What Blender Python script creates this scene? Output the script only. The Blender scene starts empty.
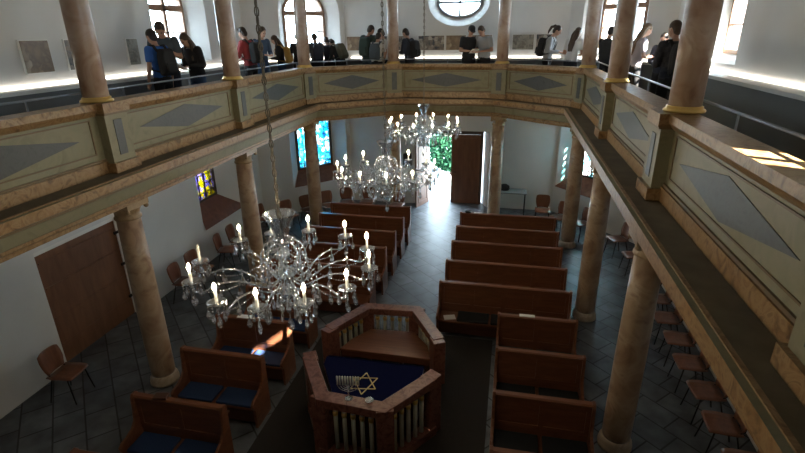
import bpy, bmesh, math, random
from mathutils import Vector, Matrix, Quaternion
random.seed(7)
PI=math.pi; R=math.radians
sc=bpy.context.scene; col=sc.collection

# ------------------------------------------------------------------ materials
def newmat(name):
    m=bpy.data.materials.new(name); m.use_nodes=True
    nt=m.node_tree; nt.nodes.clear()
    o=nt.nodes.new('ShaderNodeOutputMaterial'); b=nt.nodes.new('ShaderNodeBsdfPrincipled')
    nt.links.new(b.outputs[0],o.inputs[0]); return m,nt,b,o
def rgb(c): return (c[0],c[1],c[2],1)
def mat(name,c,rough=.6,metal=0,spec=.5,noise=0,nscale=8,bump=0,c2=None,coat=0,emit=None,es=0):
    m,nt,b,o=newmat(name)
    b.inputs['Base Color'].default_value=rgb(c); b.inputs['Roughness'].default_value=rough
    b.inputs['Metallic'].default_value=metal; b.inputs['Specular IOR Level'].default_value=spec
    b.inputs['Coat Weight'].default_value=coat
    if emit: b.inputs['Emission Color'].default_value=rgb(emit); b.inputs['Emission Strength'].default_value=es
    if noise or c2 or bump:
        tc=nt.nodes.new('ShaderNodeTexCoord'); n=nt.nodes.new('ShaderNodeTexNoise')
        n.inputs['Scale'].default_value=nscale; n.inputs['Detail'].default_value=5
        nt.links.new(tc.outputs['Object'],n.inputs['Vector'])
        if noise or c2:
            r=nt.nodes.new('ShaderNodeValToRGB'); r.color_ramp.elements[0].position=.35; r.color_ramp.elements[1].position=.65
            a=c2 if c2 else tuple(x*(1-noise) for x in c)
            r.color_ramp.elements[0].color=rgb(a); r.color_ramp.elements[1].color=rgb(c if c2 else tuple(min(1,x*(1+noise)) for x in c))
            nt.links.new(n.outputs['Fac'],r.inputs[0]); nt.links.new(r.outputs[0],b.inputs['Base Color'])
        if bump:
            bp=nt.nodes.new('ShaderNodeBump'); bp.inputs['Strength'].default_value=bump; bp.inputs['Distance'].default_value=.02
            nt.links.new(n.outputs['Fac'],bp.inputs['Height']); nt.links.new(bp.outputs[0],b.inputs['Normal'])
    return m
def marble(name,cols,scale=3,rough=.3,dist=2.5):
    m,nt,b,o=newmat(name); tc=nt.nodes.new('ShaderNodeTexCoord'); n=nt.nodes.new('ShaderNodeTexNoise')
    n.inputs['Scale'].default_value=scale; n.inputs['Detail'].default_value=7; n.inputs['Distortion'].default_value=dist
    r=nt.nodes.new('ShaderNodeValToRGB'); cr=r.color_ramp
    while len(cr.elements)<len(cols): cr.elements.new(.5)
    for i,c in enumerate(cols): cr.elements[i].position=.3+.4*i/(len(cols)-1); cr.elements[i].color=rgb(c)
    nt.links.new(tc.outputs['Object'],n.inputs['Vector']); nt.links.new(n.outputs['Fac'],r.inputs[0]); nt.links.new(r.outputs[0],b.inputs['Base Color'])
    b.inputs['Roughness'].default_value=rough; return m
def wood(name,c1,c2,scale=1.5,rough=.35,axis=(1,14,14),spec=.5):
    m,nt,b,o=newmat(name); tc=nt.nodes.new('ShaderNodeTexCoord'); mp=nt.nodes.new('ShaderNodeMapping'); mp.inputs['Scale'].default_value=axis
    n=nt.nodes.new('ShaderNodeTexNoise'); n.inputs['Scale'].default_value=scale; n.inputs['Detail'].default_value=6; n.inputs['Distortion'].default_value=.6
    r=nt.nodes.new('ShaderNodeValToRGB'); r.color_ramp.elements[0].position=.3; r.color_ramp.elements[1].position=.7
    r.color_ramp.elements[0].color=rgb(c1); r.color_ramp.elements[1].color=rgb(c2)
    nt.links.new(tc.outputs['Object'],mp.inputs[0]); nt.links.new(mp.outputs[0],n.inputs['Vector']); nt.links.new(n.outputs['Fac'],r.inputs[0]); nt.links.new(r.outputs[0],b.inputs['Base Color'])
    b.inputs['Roughness'].default_value=rough; b.inputs['Specular IOR Level'].default_value=spec; return m
M={}
M['plaster']=mat('white_plaster',(.66,.66,.655),.9,noise=.03,nscale=1.5,bump=.05)
M['ceil']=mat('ceiling_plaster',(.62,.61,.57),.9)
M['band']=marble('orange_marble',[(.10,.054,.022),(.22,.122,.048),(.29,.185,.088),(.16,.085,.031)],5,.42)
M['cream']=marble('cream_painted_stone',[(.16,.148,.084),(.21,.194,.12),(.18,.175,.104)],2.5,.55)
M['line']=mat('brown_moulding',(.13,.085,.04),.5)
M['inlay']=marble('grey_blue_marble',[(.042,.052,.055),(.065,.075,.08),(.05,.058,.065)],6,.5)
M['ledge']=mat('dark_ledge_board',(.12,.095,.055),.8,noise=.2,nscale=4)
M['shaft']=marble('pink_beige_marble',[(.24,.14,.10),(.36,.25,.19),(.43,.33,.26),(.28,.18,.14)],2.6,.28,1.5)
M['shaftw']=marble('beige_brown_marble',[(.22,.135,.085),(.33,.22,.145),(.42,.31,.21),(.26,.165,.11)],2.6,.3,1.5)
M['cap']=marble('carved_capital_stone',[(.24,.16,.085),(.36,.26,.15)],6,.4)
M['gold']=mat('gilded_ring',(.75,.52,.18),.3,metal=.9)
M['basestone']=marble('pale_base_stone',[(.40,.31,.22),(.55,.46,.36)],5,.4)
M['pew']=wood('dark_varnished_oak',(.135,.048,.024),(.215,.085,.042),2,.28,(1.2,8,8))
M['pewdark']=wood('deep_brown_oak',(.05,.018,.010),(.08,.03,.017),2,.35)  # darker oak for pew aprons, shelves, bench legs, desk body and book
M['chair']=wood('red_brown_plywood',(.15,.058,.03),(.23,.09,.045),2,.3,(8,8,1.2))
M['blackmetal']=mat('black_metal',(.02,.02,.022),.4,metal=.6)
M['steel']=mat('brushed_steel',(.32,.36,.42),.3,metal=.9)
M['blue']=mat('blue_cushion_cloth',(.018,.045,.13),.9,bump=.2,nscale=60)
M['blackc']=mat('dark_cushion_cloth',(.012,.014,.017),.9)
M['velvet']=mat('navy_velvet',(.002,.004,.036),.95,spec=.1,nscale=40,bump=.1)
M['star']=mat('gold_thread',(.55,.42,.2),.45,metal=.3)
M['redmarble']=marble('red_brown_marble',[(.10,.032,.022),(.18,.065,.045),(.25,.11,.08),(.13,.042,.03)],5,.28,3)
M['balus']=mat('cream_baluster',(.50,.50,.40),.5)
M['silver']=mat('silver',(.7,.7,.72),.22,metal=1)
M['wax']=mat('white_wax',(.8,.8,.78),.5)
M['dark']=mat('dark_frame_wood',(.055,.035,.025),.5)
M['frame']=wood('brown_window_wood',(.22,.12,.07),(.33,.19,.12),3,.5)
M['door']=wood('dark_door_wood',(.12,.05,.025),(.19,.085,.042),1.5,.4,(6,6,1))
M['sill']=wood('terracotta_sill',(.15,.055,.03),(.23,.09,.05),2,.45,(4,4,4))
M['white']=mat('white_paint',(.75,.75,.73),.6)
M['greyp']=mat('grey_counter_paint',(.16,.17,.175),.6)
M['paper']=mat('white_paper',(.8,.8,.8),.7)
M['black']=mat('matte_black',(.01,.01,.011),.6)
M['table']=mat('grey_laminate',(.25,.25,.25),.4)
M['iron']=mat('aged_grey_chain',(.16,.14,.11),.5,metal=.6)
def glassmat(name,c,rough=.02,tint=.75):
    m,nt,b,o=newmat(name)
    nt.nodes.remove(b)
    g=nt.nodes.new('ShaderNodeBsdfGlossy'); g.inputs['Color'].default_value=rgb((1,1,1)); g.inputs['Roughness'].default_value=rough
    t=nt.nodes.new('ShaderNodeBsdfTransparent'); t.inputs['Color'].default_value=rgb(c)
    mx=nt.nodes.new('ShaderNodeMixShader'); mx.inputs[0].default_value=.05; nt.links.new(t.outputs[0],mx.inputs[1]); nt.links.new(g.outputs[0],mx.inputs[2]); nt.links.new(mx.outputs[0],o.inputs[0]); return m
M['glass']=glassmat('clear_window_glass',(.97,.98,.98))
def crystal():
    m,nt,b,o=newmat('cut_crystal')
    L=nt.links.new; nt.nodes.remove(b); g=nt.nodes.new('ShaderNodeBsdfGlossy'); g.inputs['Roughness'].default_value=.06; g.inputs['Color'].default_value=(.95,.97,1,1)
    t=nt.nodes.new('ShaderNodeBsdfTransparent'); t.inputs['Color'].default_value=(.93,.95,.97,1); q=nt.nodes.new('ShaderNodeBsdfGlass'); q.inputs['IOR'].default_value=1.55; q.inputs['Roughness'].default_value=.04
    a=nt.nodes.new('ShaderNodeMixShader'); a.inputs[0].default_value=.5; L(t.outputs[0],a.inputs[1]); L(q.outputs[0],a.inputs[2])
    c=nt.nodes.new('ShaderNodeMixShader'); c.inputs[0].default_value=.42; L(a.outputs[0],c.inputs[1]); L(g.outputs[0],c.inputs[2]); L(c.outputs[0],o.inputs[0])
    return m
M['crystal']=crystal()
M['flame']=mat('glowing_bulb',(1,.9,.7),.5,emit=(1,.80,.52),es=230)
M['led']=mat('warm_light_strip',(1,.9,.8),.5,emit=(1,.93,.80),es=3.2)
M['bulboff']=mat('frosted_bulb',(.6,.6,.58),.3)
M['skin']=mat('skin',(.42,.24,.17),.55); M['eye']=mat('dark_eye',(.02,.015,.012),.3); M['lip']=mat('lips',(.32,.12,.1),.5)
def floor_mat():
    m,nt,b,o=newmat('slate_flagstones'); L=nt.links.new
    tc=nt.nodes.new('ShaderNodeTexCoord'); mp=nt.nodes.new('ShaderNodeMapping'); mp.inputs['Rotation'].default_value=(0,0,R(45))
    L(tc.outputs['Object'],mp.inputs[0])
    br=nt.nodes.new('ShaderNodeTexBrick'); br.inputs['Scale'].default_value=1; br.inputs['Brick Width'].default_value=.56; br.inputs['Row Height'].default_value=.40
    br.inputs['Mortar Size'].default_value=.012; br.inputs['Color1'].default_value=(.070,.080,.092,1); br.inputs['Color2'].default_value=(.13,.14,.155,1); br.inputs['Mortar'].default_value=(.022,.023,.026,1); br.offset=.35
    L(mp.outputs[0],br.inputs['Vector'])
    n=nt.nodes.new('ShaderNodeTexNoise'); n.inputs['Scale'].default_value=3; n.inputs['Detail'].default_value=8; L(tc.outputs['Object'],n.inputs['Vector'])
    r=nt.nodes.new('ShaderNodeValToRGB'); r.color_ramp.elements[0].color=(.4,.4,.4,1); r.color_ramp.elements[0].position=.3; r.color_ramp.elements[1].position=.7; r.color_ramp.elements[1].color=(1.5,1.5,1.5,1); L(n.outputs['Fac'],r.inputs[0])
    mx=nt.nodes.new('ShaderNodeMixRGB'); mx.blend_type='MULTIPLY'; mx.inputs[0].default_value=.8; L(br.outputs['Color'],mx.inputs[1]); L(r.outputs[0],mx.inputs[2]); L(mx.outputs[0],b.inputs['Base Color'])
    b.inputs['Roughness'].default_value=.46; b.inputs['Specular IOR Level'].default_value=.4
    bp=nt.nodes.new('ShaderNodeBump'); bp.inputs['Strength'].default_value=.35; bp.inputs['Distance'].default_value=.01
    ad=nt.nodes.new('ShaderNodeMath'); ad.operation='SUBTRACT'; L(n.outputs['Fac'],ad.inputs[0]); L(br.outputs['Fac'],ad.inputs[1]); L(ad.outputs[0],bp.inputs['Height']); L(bp.outputs[0],b.inputs['Normal']); return m
M['slate']=floor_mat()
def stained(name,cols,seed):
    m,nt,b,o=newmat(name); L=nt.links.new; nt.nodes.remove(b)
    tc=nt.nodes.new('ShaderNodeTexCoord'); mp=nt.nodes.new('ShaderNodeMapping'); mp.inputs['Location'].default_value=(seed,seed,seed); L(tc.outputs['Object'],mp.inputs[0])
    n=nt.nodes.new('ShaderNodeTexNoise'); n.inputs['Scale'].default_value=2.2; n.inputs['Detail'].default_value=3; n.inputs['Distortion'].default_value=1.2; L(mp.outputs[0],n.inputs['Vector'])
    v=nt.nodes.new('ShaderNodeTexVoronoi'); v.inputs['Scale'].default_value=5; L(mp.outputs[0],v.inputs['Vector'])
    mxx=nt.nodes.new('ShaderNodeMixRGB'); mxx.inputs[0].default_value=.28; L(n.outputs['Fac'],mxx.inputs[1]); L(v.outputs['Color'],mxx.inputs[2])
    r=nt.nodes.new('ShaderNodeValToRGB'); cr=r.color_ramp; cr.interpolation='CONSTANT'
    while len(cr.elements)<len(cols): cr.elements.new(.5)
    for i,c in enumerate(cols): cr.elements[i].position=0 if i==0 else .38+.26*(i-1)/(len(cols)-2); cr.elements[i].color=rgb(c)
    L(mxx.outputs[0],r.inputs[0])
    d=nt.nodes.new('ShaderNodeBsdfTranslucent'); t=nt.nodes.new('ShaderNodeBsdfTransparent'); L(r.outputs[0],d.inputs[0]); L(r.outputs[0],t.inputs[0])
    mx=nt.nodes.new('ShaderNodeMixShader'); mx.inputs[0].default_value=.25; L(t.outputs[0],mx.inputs[1]); L(d.outputs[0],mx.inputs[2]); L(mx.outputs[0],o.inputs[0]); return m
M['sg_blue']=stained('blue_stained_glass',[(.10,.42,.75),(.30,.75,.85),(.06,.55,.75),(.85,.95,.95),(.95,.95,.97),(.45,.80,.88)],0)
M['sg_yel']=stained('yellow_violet_stained_glass',[(.75,.6,.02),(.8,.7,.05),(.5,.4,.6),(.3,.25,.6),(.85,.75,.1)],5)
M['sg_pink']=stained('turquoise_pink_stained_glass',[(.2,.75,.8),(.3,.8,.85),(.95,.97,.97),(.97,.97,.97),(.95,.65,.65)],9)
def picture(name,cols,seed,scale):
    m,nt,b,o=newmat(name); L=nt.links.new
    tc=nt.nodes.new('ShaderNodeTexCoord'); mp=nt.nodes.new('ShaderNodeMapping'); mp.inputs['Location'].default_value=(seed,seed*2,seed)
    L(tc.outputs['Object'],mp.inputs[0]); v=nt.nodes.new('ShaderNodeTexVoronoi'); v.distance='CHEBYCHEV'; v.inputs['Scale'].default_value=scale; L(mp.outputs[0],v.inputs['Vector'])
    n=nt.nodes.new('ShaderNodeTexNoise'); n.inputs['Scale'].default_value=scale*1.5; L(mp.outputs[0],n.inputs['Vector'])
    mx=nt.nodes.new('ShaderNodeMixRGB'); mx.inputs[0].default_value=.5; L(v.outputs['Color'],mx.inputs[1]); L(n.outputs['Fac'],mx.inputs[2])
    r=nt.nodes.new('ShaderNodeValToRGB'); cr=r.color_ramp
    while len(cr.elements)<len(cols): cr.elements.new(.5)
    for i,c in enumerate(cols): cr.elements[i].position=.25+.5*i/(len(cols)-1); cr.elements[i].color=rgb(c)
    L(mx.outputs[0],r.inputs[0]); L(r.outputs[0],b.inputs['Base Color']); b.inputs['Roughness'].default_value=.4; return m
PIC=[picture('archive_photo_print_'+w,c,i*3.1,s) for i,(w,c,s) in enumerate([('dark',[(.04,.05,.07),(.3,.25,.2),(.08,.10,.14)],6),('sepia',[(.35,.25,.15),(.18,.12,.08),(.45,.36,.25)],4),('grey',[(.08,.08,.08),(.35,.33,.28),(.15,.13,.11)],8),('crowd',[(.03,.04,.06),(.22,.18,.15),(.45,.42,.38)],9)])]

# ------------------------------------------------------------------ mesh builder
class MB:
    def __init__(s): s.v=[]; s.f=[]; s.mi=[]; s.sm=[]
    def add(s,vs,fs,mi=0,smooth=False):
        b=len(s.v); s.v+= [tuple(v) for v in vs]
        for f in fs: s.f.append([i+b for i in f]); s.mi.append(mi); s.sm.append(smooth)
        return s
    def box(s,c,d,mi=0,rot=0,mtx=None):
        x,y,z=d[0]/2,d[1]/2,d[2]/2
        vs=[Vector((a*x,b*y,cc*z)) for cc in (-1,1) for a,b in ((-1,-1),(1,-1),(1,1),(-1,1))]
        Q=mtx if mtx else Matrix.Rotation(rot,3,'Z')
        vs=[Q@v+Vector(c) for v in vs]
        return s.add(vs,[(3,2,1,0),(4,5,6,7),(0,1,5,4),(1,2,6,5),(2,3,7,6),(3,0,4,7)],mi)
    def bar(s,a,b,w,h,mi=0,up=(0,0,1)):
        a=Vector(a);b=Vector(b);d=(b-a);L=d.length;d.normalize();u=Vector(up);x=d.cross(u)
        if x.length<1e-4: x=d.cross(Vector((1,0,0)))
        x.normalize(); u=x.cross(d)
        m=Matrix((x,d,u)).transposed()
        return s.box((a+b)/2,(w,L,h),mi,mtx=m)
    def lathe(s,prof,n=16,c=(0,0,0),mi=0,smooth=True,mtx=None,sq=1):
        vs=[];fs=[]
        for r,z in prof:
            for k in range(n):
                t=2*PI*k/n; v=Vector((r*math.cos(t),r*math.sin(t)*sq,z))
                if mtx: v=mtx@v
                vs.append(v+Vector(c))
        for i in range(len(prof)-1):
            for k in range(n):
                a=i*n+k;b=i*n+(k+1)%n; fs.append((a,b,b+n,a+n))
        fs.append(tuple(range(n-1,-1,-1))); fs.append(tuple((len(prof)-1)*n+k for k in range(n)))
        return s.add(vs,fs,mi,smooth)
    def tube(s,pts,r,n=8,mi=0,smooth=True):
        pts=[Vector(p) for p in pts]; N=len(pts)
        rr=r if isinstance(r,(list,tuple)) else [r]*N
        vs=[];fs=[]; x=None
        for i,p in enumerate(pts):
            t=(pts[min(i+1,N-1)]-pts[max(i-1,0)]).normalized()
            if x is None:
                x=t.orthogonal().normalized()
            x=(x-t*x.dot(t))
            x=x.normalized() if x.length>1e-5 else t.orthogonal().normalized()
            y=t.cross(x)
            for k in range(n):
                a=2*PI*k/n; vs.append(p+(x*math.cos(a)+y*math.sin(a))*rr[i])
        for i in range(N-1):
            for k in range(n):
                a=i*n+k;b=i*n+(k+1)%n; fs.append((a,b,b+n,a+n))
        fs.append(tuple(range(n-1,-1,-1))); fs.append(tuple((N-1)*n+k for k in range(n)))
        return s.add(vs,fs,mi,smooth)
    def prism(s,poly,h0,h1,axis='z',mi=0,smooth=False):
        # poly list of 2d; extrude along axis
        def P(p,h): return {'z':(p[0],p[1],h),'x':(h,p[0],p[1]),'y':(p[0],h,p[1])}[axis]
        n=len(poly); vs=[P(p,h0) for p in poly]+[P(p,h1) for p in poly]
        fs=[tuple(range(n-1,-1,-1)),tuple(range(n,2*n))]+[(i,(i+1)%n,(i+1)%n+n,i+n) for i in range(n)]
        return s.add(vs,fs,mi,smooth)
    def ell(s,c,r,n=12,m=8,mi=0,mtx=None):
        prof=[]
        vs=[];fs=[]
        for i in range(m+1):
            t=PI*i/m
            for k in range(n):
                a=2*PI*k/n; v=Vector((r[0]*math.sin(t)*math.cos(a),r[1]*math.sin(t)*math.sin(a),-r[2]*math.cos(t)))
                if mtx: v=mtx@v
                vs.append(v+Vector(c))
        for i in range(m):
            for k in range(n):
                a=i*n+k;b=i*n+(k+1)%n; fs.append((a,b,b+n,a+n))
        return s.add(vs,fs,mi,True)
    def xf(s,mtx):
        s.v=[tuple(mtx@Vector(v)) for v in s.v]; return s
    def mesh(s,name,mats):
        me=bpy.data.meshes.new(name); me.from_pydata(s.v,[],s.f)
        bm=bmesh.new(); bm.from_mesh(me); bmesh.ops.remove_doubles(bm,verts=bm.verts,dist=1e-5) if False else None
        bm.to_mesh(me); bm.free()
        me.polygons.foreach_set('material_index',s.mi); me.polygons.foreach_set('use_smooth',s.sm)
        for m in (mats if isinstance(mats,(list,tuple)) else [mats]): me.materials.append(m)
        bm=bmesh.new(); bm.from_mesh(me); bmesh.ops.recalc_face_normals(bm,faces=bm.faces); bm.to_mesh(me); bm.free()
        me.update(); return me
    def obj(s,name,mats,parent=None,bevel=0):
        o=bpy.data.objects.new(name,s.mesh(name,mats)); col.objects.link(o)
        if parent: o.parent=parent
        if bevel:
            b=o.modifiers.new('bevel','BEVEL'); b.width=bevel; b.segments=2; b.limit_method='ANGLE'
        return o
def tag(o,label=None,cat=None,group=None,kind=None):
    if label: o['label']=label
    if cat: o['category']=cat
    if group: o['group']=group
    if kind: o['kind']=kind
    return o
def thing(name,label,cat,loc=(0,0,0),rz=0,group=None):
    o=bpy.data.objects.new(name,None); col.objects.link(o); o.location=loc; o.rotation_euler=(0,0,rz); o.empty_display_size=.1
    return tag(o,label,cat,group)
def dup(o,parent=None):
    c=o.copy(); col.objects.link(c)
    if parent: c.parent=parent
    for ch in list(o.children): dup(ch,c)
    return c

# ------------------------------------------------------------------ room shell
XW=5.25; YF=15.1; YN=-2.2; ZC=8.4; TH=.6
plan=[(XW,YN),(XW,12.75),(3.2,YF),(-3.2,YF),(-XW,12.75),(-XW,YN)]
names=['wall_right','wall_far_right','wall_far','wall_far_left','wall_left','wall_near']
def offset_poly(poly,d,closed=True):   # CCW polygon: +d moves inward
    n=len(poly); out=[]
    for i in range(n):
        p0=Vector(poly[i-1]);p1=Vector(poly[i]);p2=Vector(poly[(i+1)%n])
        a=(p1-p0).normalized();b=(p2-p1).normalized()
        na=Vector((-a.y,a.x));nb=Vector((-b.y,b.x))
        m=(na+nb); m=m/ (1+na.dot(nb))
        out.append(tuple(p1+m*d))
    return out
outer=offset_poly(plan,-TH)
def arch_loop(s0,s1,z0,z1,arch,n=10):
    if arch=='oval':
        cx,cz,rx,rz=(s0+s1)/2,(z0+z1)/2,(s1-s0)/2,(z1-z0)/2
        return [(cx+rx*math.cos(2*PI*k/32),cz+rz*math.sin(2*PI*k/32)) for k in range(32)]
    if not arch: return [(s0,z0),(s1,z0),(s1,z1),(s0,z1)]
    r=(s1-s0)/2; zc=z1-r*.85; cx=(s0+s1)/2
    return [(s0,z0),(s1,z0)]+[(cx+r*math.cos(PI*k/n),zc+r*.85*math.sin(PI*k/n)) for k in range(n+1)]
# opening: inner-face rect, outer rect (s0,s1,z0,z1) , arch flag
W_OPEN={}
class Wall:
    def __init__(s,i):
        s.a=Vector(plan[i]); s.b=Vector(plan[(i+1)%6]); s.d=(s.b-s.a).normalized(); s.n=Vector((s.d.y,-s.d.x))  # outward
        mb=MB(); p=[plan[i],plan[(i+1)%6],outer[(i+1)%6],outer[i]]; mb.prism(p,-.1,ZC+.1)
        s.o=mb.obj(names[i],M['plaster']); tag(s.o,kind='structure')
    def P(s,u,z,dep=0):
        q=s.a+s.d*u+s.n*dep; return Vector((q.x,q.y,z))
    def cut(s,inner,outr,arch=None,sill_mat=None):
        li=arch_loop(*inner,arch); lo=arch_loop(*outr,arch); n=len(li)
        # extrapolate beyond both faces
        vs=[]
        for (u,z),(u2,z2) in zip(li,lo):
            vs.append(s.P(u-(u2-u)*.05,z-(z2-z)*.05,-.03))
        for (u,z),(u2,z2) in zip(li,lo): vs.append(s.P(u+(u2-u)*1.0,z+(z2-z)*1.0,TH+.08))
        mb=MB(); mb.add(vs,[tuple(range(n-1,-1,-1)),tuple(range(n,2*n))]+[(i,(i+1)%n,(i+1)%n+n,i+n) for i in range(n)])
        c=mb.obj('cutter',M['plaster']); md=s.o.modifiers.new('cut','BOOLEAN'); md.operation='DIFFERENCE'; md.solver='EXACT'; md.object=c
        dg=bpy.context.evaluated_depsgraph_get(); me=bpy.data.meshes.new_from_object(s.o.evaluated_get(dg))
        s.o.modifiers.clear(); s.o.data=me; bpy.data.objects.remove(c)
walls=[Wall(i) for i in range(6)]
wR,wFR,wF,wFL,wL,wN=walls
win_n=[0]
def window(w,inner,glassr,arch,kind,glassmat,frame,dep=.38):
    """niche splayed from inner rect to glass rect; frame with bars and panes at depth dep"""
    # outer rect extrapolated so that at dep it equals glassr
    k=(TH+.08)/dep
    outr=tuple(i+(g-i)*1.0 for i,g in zip(inner,glassr))
    ext=tuple(i+(g-i)*min(k,1.0) for i,g in zip(inner,glassr))
    w.cut(inner,glassr,arch)
    win_n[0]+=1; t=thing('window_%d'%win_n[0],None,None); t['kind']='structure'
    t.location=w.P((glassr[0]+glassr[1])/2,glassr[2],dep)
    loc=Vector(t.location)
    def PP(u,z,d): return w.P(u,z,d)-loc
    # rect at depth dep by interpolation of the splay
    fr=dep/(TH+.08); rr=tuple(i+(g-i)*fr for i,g in zip(inner,glassr))
    lo=arch_loop(*rr,arch); n=len(lo); cx=(rr[0]+rr[1])/2; cz=(rr[2]+rr[3])/2
    wd=.07
    sx=1-2*wd/(rr[1]-rr[0]); sz=1-2*wd/(rr[3]-rr[2])
    li=[(cx+(u-cx)*sx,cz+(z-cz)*sz) for u,z in lo]
    mb=MB(); vs=[PP(u,z,dep-.03) for u,z in lo]+[PP(u,z,dep-.03) for u,z in li]+[PP(u,z,dep+.05) for u,z in lo]+[PP(u,z,dep+.05) for u,z in li]
    fs=[]
    for i in range(n):
        j=(i+1)%n; fs+= [(i,j,j+n,i+n),(i+2*n,i+3*n,j+3*n,j+2*n),(i+n,j+n,j+3*n,i+3*n),(i,i+2*n,j+2*n,j)]
    mb.add(vs,fs)
    x0,x1,z0,z1=rr
    def vb(u,za,zb,ww): mb.box(PP(u,(za+zb)/2,dep+.01),(ww,.06,zb-za),rot=math.atan2(w.d.y,w.d.x))
    def hb(z,ua,ub,ww): mb.box(PP((ua+ub)/2,z,dep+.01),(ub-ua,.06,ww),rot=math.atan2(w.d.y,w.d.x))
    if kind=='arch':
        vb(cx,z0,z1-.03,.09); zt=z1-(x1-x0)*.5*.85-.02; hb(zt,x0,x1,.12); hb((z0+zt)/2,x0,x1,.025)
    elif kind=='oval':
        vb(cx,z0+.02,z1-.02,.06); hb(cz,x0+.02,x1-.02,.06)
    elif kind=='lead':
        k=max(3,int((x1-x0)/.22))
        for q in range(1,k): vb(x0+(x1-x0)*q/k,z0,z1,.014)
        k=int((z1-z0)/.2)
        for q in range(1,k): hb(z0+(z1-z0)*q/k,x0,x1,.014)
        vb(cx,z0,z1,.05)
    mb.obj('window_frame',frame,t)
    mb=MB(); mb.add([PP(u,z,dep) for u,z in li]+[PP(u,z,dep+.012) for u,z in li],[tuple(range(n-1,-1,-1)),tuple(range(n,2*n))]+[(i,(i+1)%n,(i+1)%n+n,i+n) for i in range(n)])
    mb.obj('window_pane',glassmat,t)
    if kind=='lead':   # sloping sill board
        mb=MB(); a=.02
        vs=[PP(inner[0]+a,inner[2]+.015,-.03),PP(inner[1]-a,inner[2]+.015,-.03),PP(x1,z0+.015,dep-.03),PP(x0,z0+.015,dep-.03)]
        vs+= [v-Vector((0,0,.012)) for v in vs]
        mb.add(vs,[(0,1,2,3),(7,6,5,4),(0,4,5,1),(1,5,6,2),(2,6,7,3),(3,7,4,0)]); mb.obj('window_sill',M['sill'],t)
    return t
# s coordinate runs from plan[i] to plan[i+1]; right wall: s=y-YN ; left wall runs from far to near: s=12.75-y
chL=math.hypot(2.05,2.35)
def G(inner,glass,dep=.38):
    k=(TH+.08)/dep
    return tuple(i+(g-i)*k for i,g in zip(inner,glass))
# upper windows (arched)
def up(w,c,h0=4.78,h1=6.35):
    inn=(c-.95,c+.95,h0-.12,h1+.25); gl=(c-.66,c+.66,h0,h1)
    window(w,inn,G(inn,gl),'arch','arch',M['glass'],M['frame'])
def low(w,c,gm,hw=.95):
    inn=(c-.97,c+.97,.82,2.95); gl=(c-.62,c+.62,1.22,2.9)
    window(w,inn,G(inn,gl),None,'lead',gm,M['dark'])
sl=lambda y:12.75-y
sr=lambda y:y-YN
up(wL,sl(10.2)); up(wR,sr(10.2)); window(wR,(sr(1.9),sr(2.95),4.66,6.92),G((sr(1.9),sr(2.95),4.66,6.92),(sr(2.04),sr(2.78),4.78,6.64)),None,'oval',M['glass'],M['frame'])  # last window here: unseen, added to let a sun patch reach the left pews
up(wFR,chL-1.4); up(wFL,1.12)
window(wL,(sl(11.75),sl(9.78),.82,2.95),G((sl(11.75),sl(9.78),.82,2.95),(sl(11.06),sl(10.14),1.32,2.85)),None,'lead',M['sg_yel'],M['dark']); 
# NB far_left wall runs from (-3.2,15.1) to (-5.25,12.75)
low(wFL,1.12,M['sg_blue']); low(wFR,chL-1.05,M['sg_pink'])
cO=3.2-.17   # far wall s runs from x=3.2 to -3.2 : s=3.2-x
inn=(cO-.86,cO+.86,5.37,6.65); gl=(cO-.66,cO+.66,5.57,6.45)
window(wF,inn,G(inn,gl),'oval','oval',M['glass'],M['steel'])
# far door opening
inn=(3.2-1.22,3.2+.93,-.2,2.40); wF.cut(inn,(3.2-.93,3.2+.70,-.2,2.3))
# side door opening left
wL.cut((sl(7.45),sl(5.55),-.2,2.12),(sl(7.4),sl(5.6),-.2,2.1))

mb=MB(); mb.prism(offset_poly(plan,-TH-.02),-.25,0); fl=mb.obj('floor',M['slate']); tag(fl,kind='structure')
mb=MB(); mb.prism(offset_poly(plan,-TH-.02),ZC,ZC+.2); cl=mb.obj('ceiling',M['ceil']); tag(cl,kind='structure')

# doors
d=thing('door_1',None,None,(0,YF+.3,0)); d['kind']='structure'
mb=MB(); mb.box((.98,.03,1.13),(.08,.12,2.26)).box((-.75,.03,1.13),(.08,.12,2.26)).box((.115,.03,2.37),(1.81,.12,.24)); mb.obj('door_frame',M['dark'],d)
def leaf(parent,x0,x1,y,rz,hx,H=2.24):
    e=MB(); W=x1-x0; mb=e
    mb.box((W/2,0,H/2),(W,.045,H))
    for (a,b) in ((.12,.95),(1.08,H-.12)):
        for sgn in (-1,1):
            mb.box((W/2,sgn*.026,a+.02),(W-.24,.012,.03)).box((W/2,sgn*.026,b),(W-.24,.012,.03))
            mb.box((.12,sgn*.026,(a+b)/2),(.03,.012,b-a)).box((W-.12,sgn*.026,(a+b)/2),(.03,.012,b-a))
    mb.xf(Matrix.Translation((hx,y,.0))@Matrix.Rotation(rz,4,'Z')@Matrix.Scale(1 if x1>x0 else 1,4))
    return mb.obj('door_leaf',M['door'],parent)
lf=leaf(d,0,.9,.0,PI,.94); 
mb=MB(); mb.tube([(.1,-.03,1.05),(.1,-.09,1.05),(.2,-.09,1.05)],.012); mb.obj('door_handle',M['blackmetal'],lf)
lf=leaf(d,0,.74,-.06,R(-112),-.70)
mb=MB()
for z in (.35,1.9): mb.box((.95,-.04,z),(.03,.05,.12))
mb.obj('door_hinge',M['blackmetal'],d)
d=thing('door_2',None,None,(-XW-.2,6.5,0)); d['kind']='structure'
mb=MB(); mb.box((0,.915,1.06),(.12,.15,2.12)).box((0,-.915,1.06),(.12,.15,2.12)).box((0,0,2.06),(.12,1.98,.13)); mb.obj('door_frame',M['white'],d)
mb=MB(); mb.box((.02,0,1.0),(.05,1.70,2.0))
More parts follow.
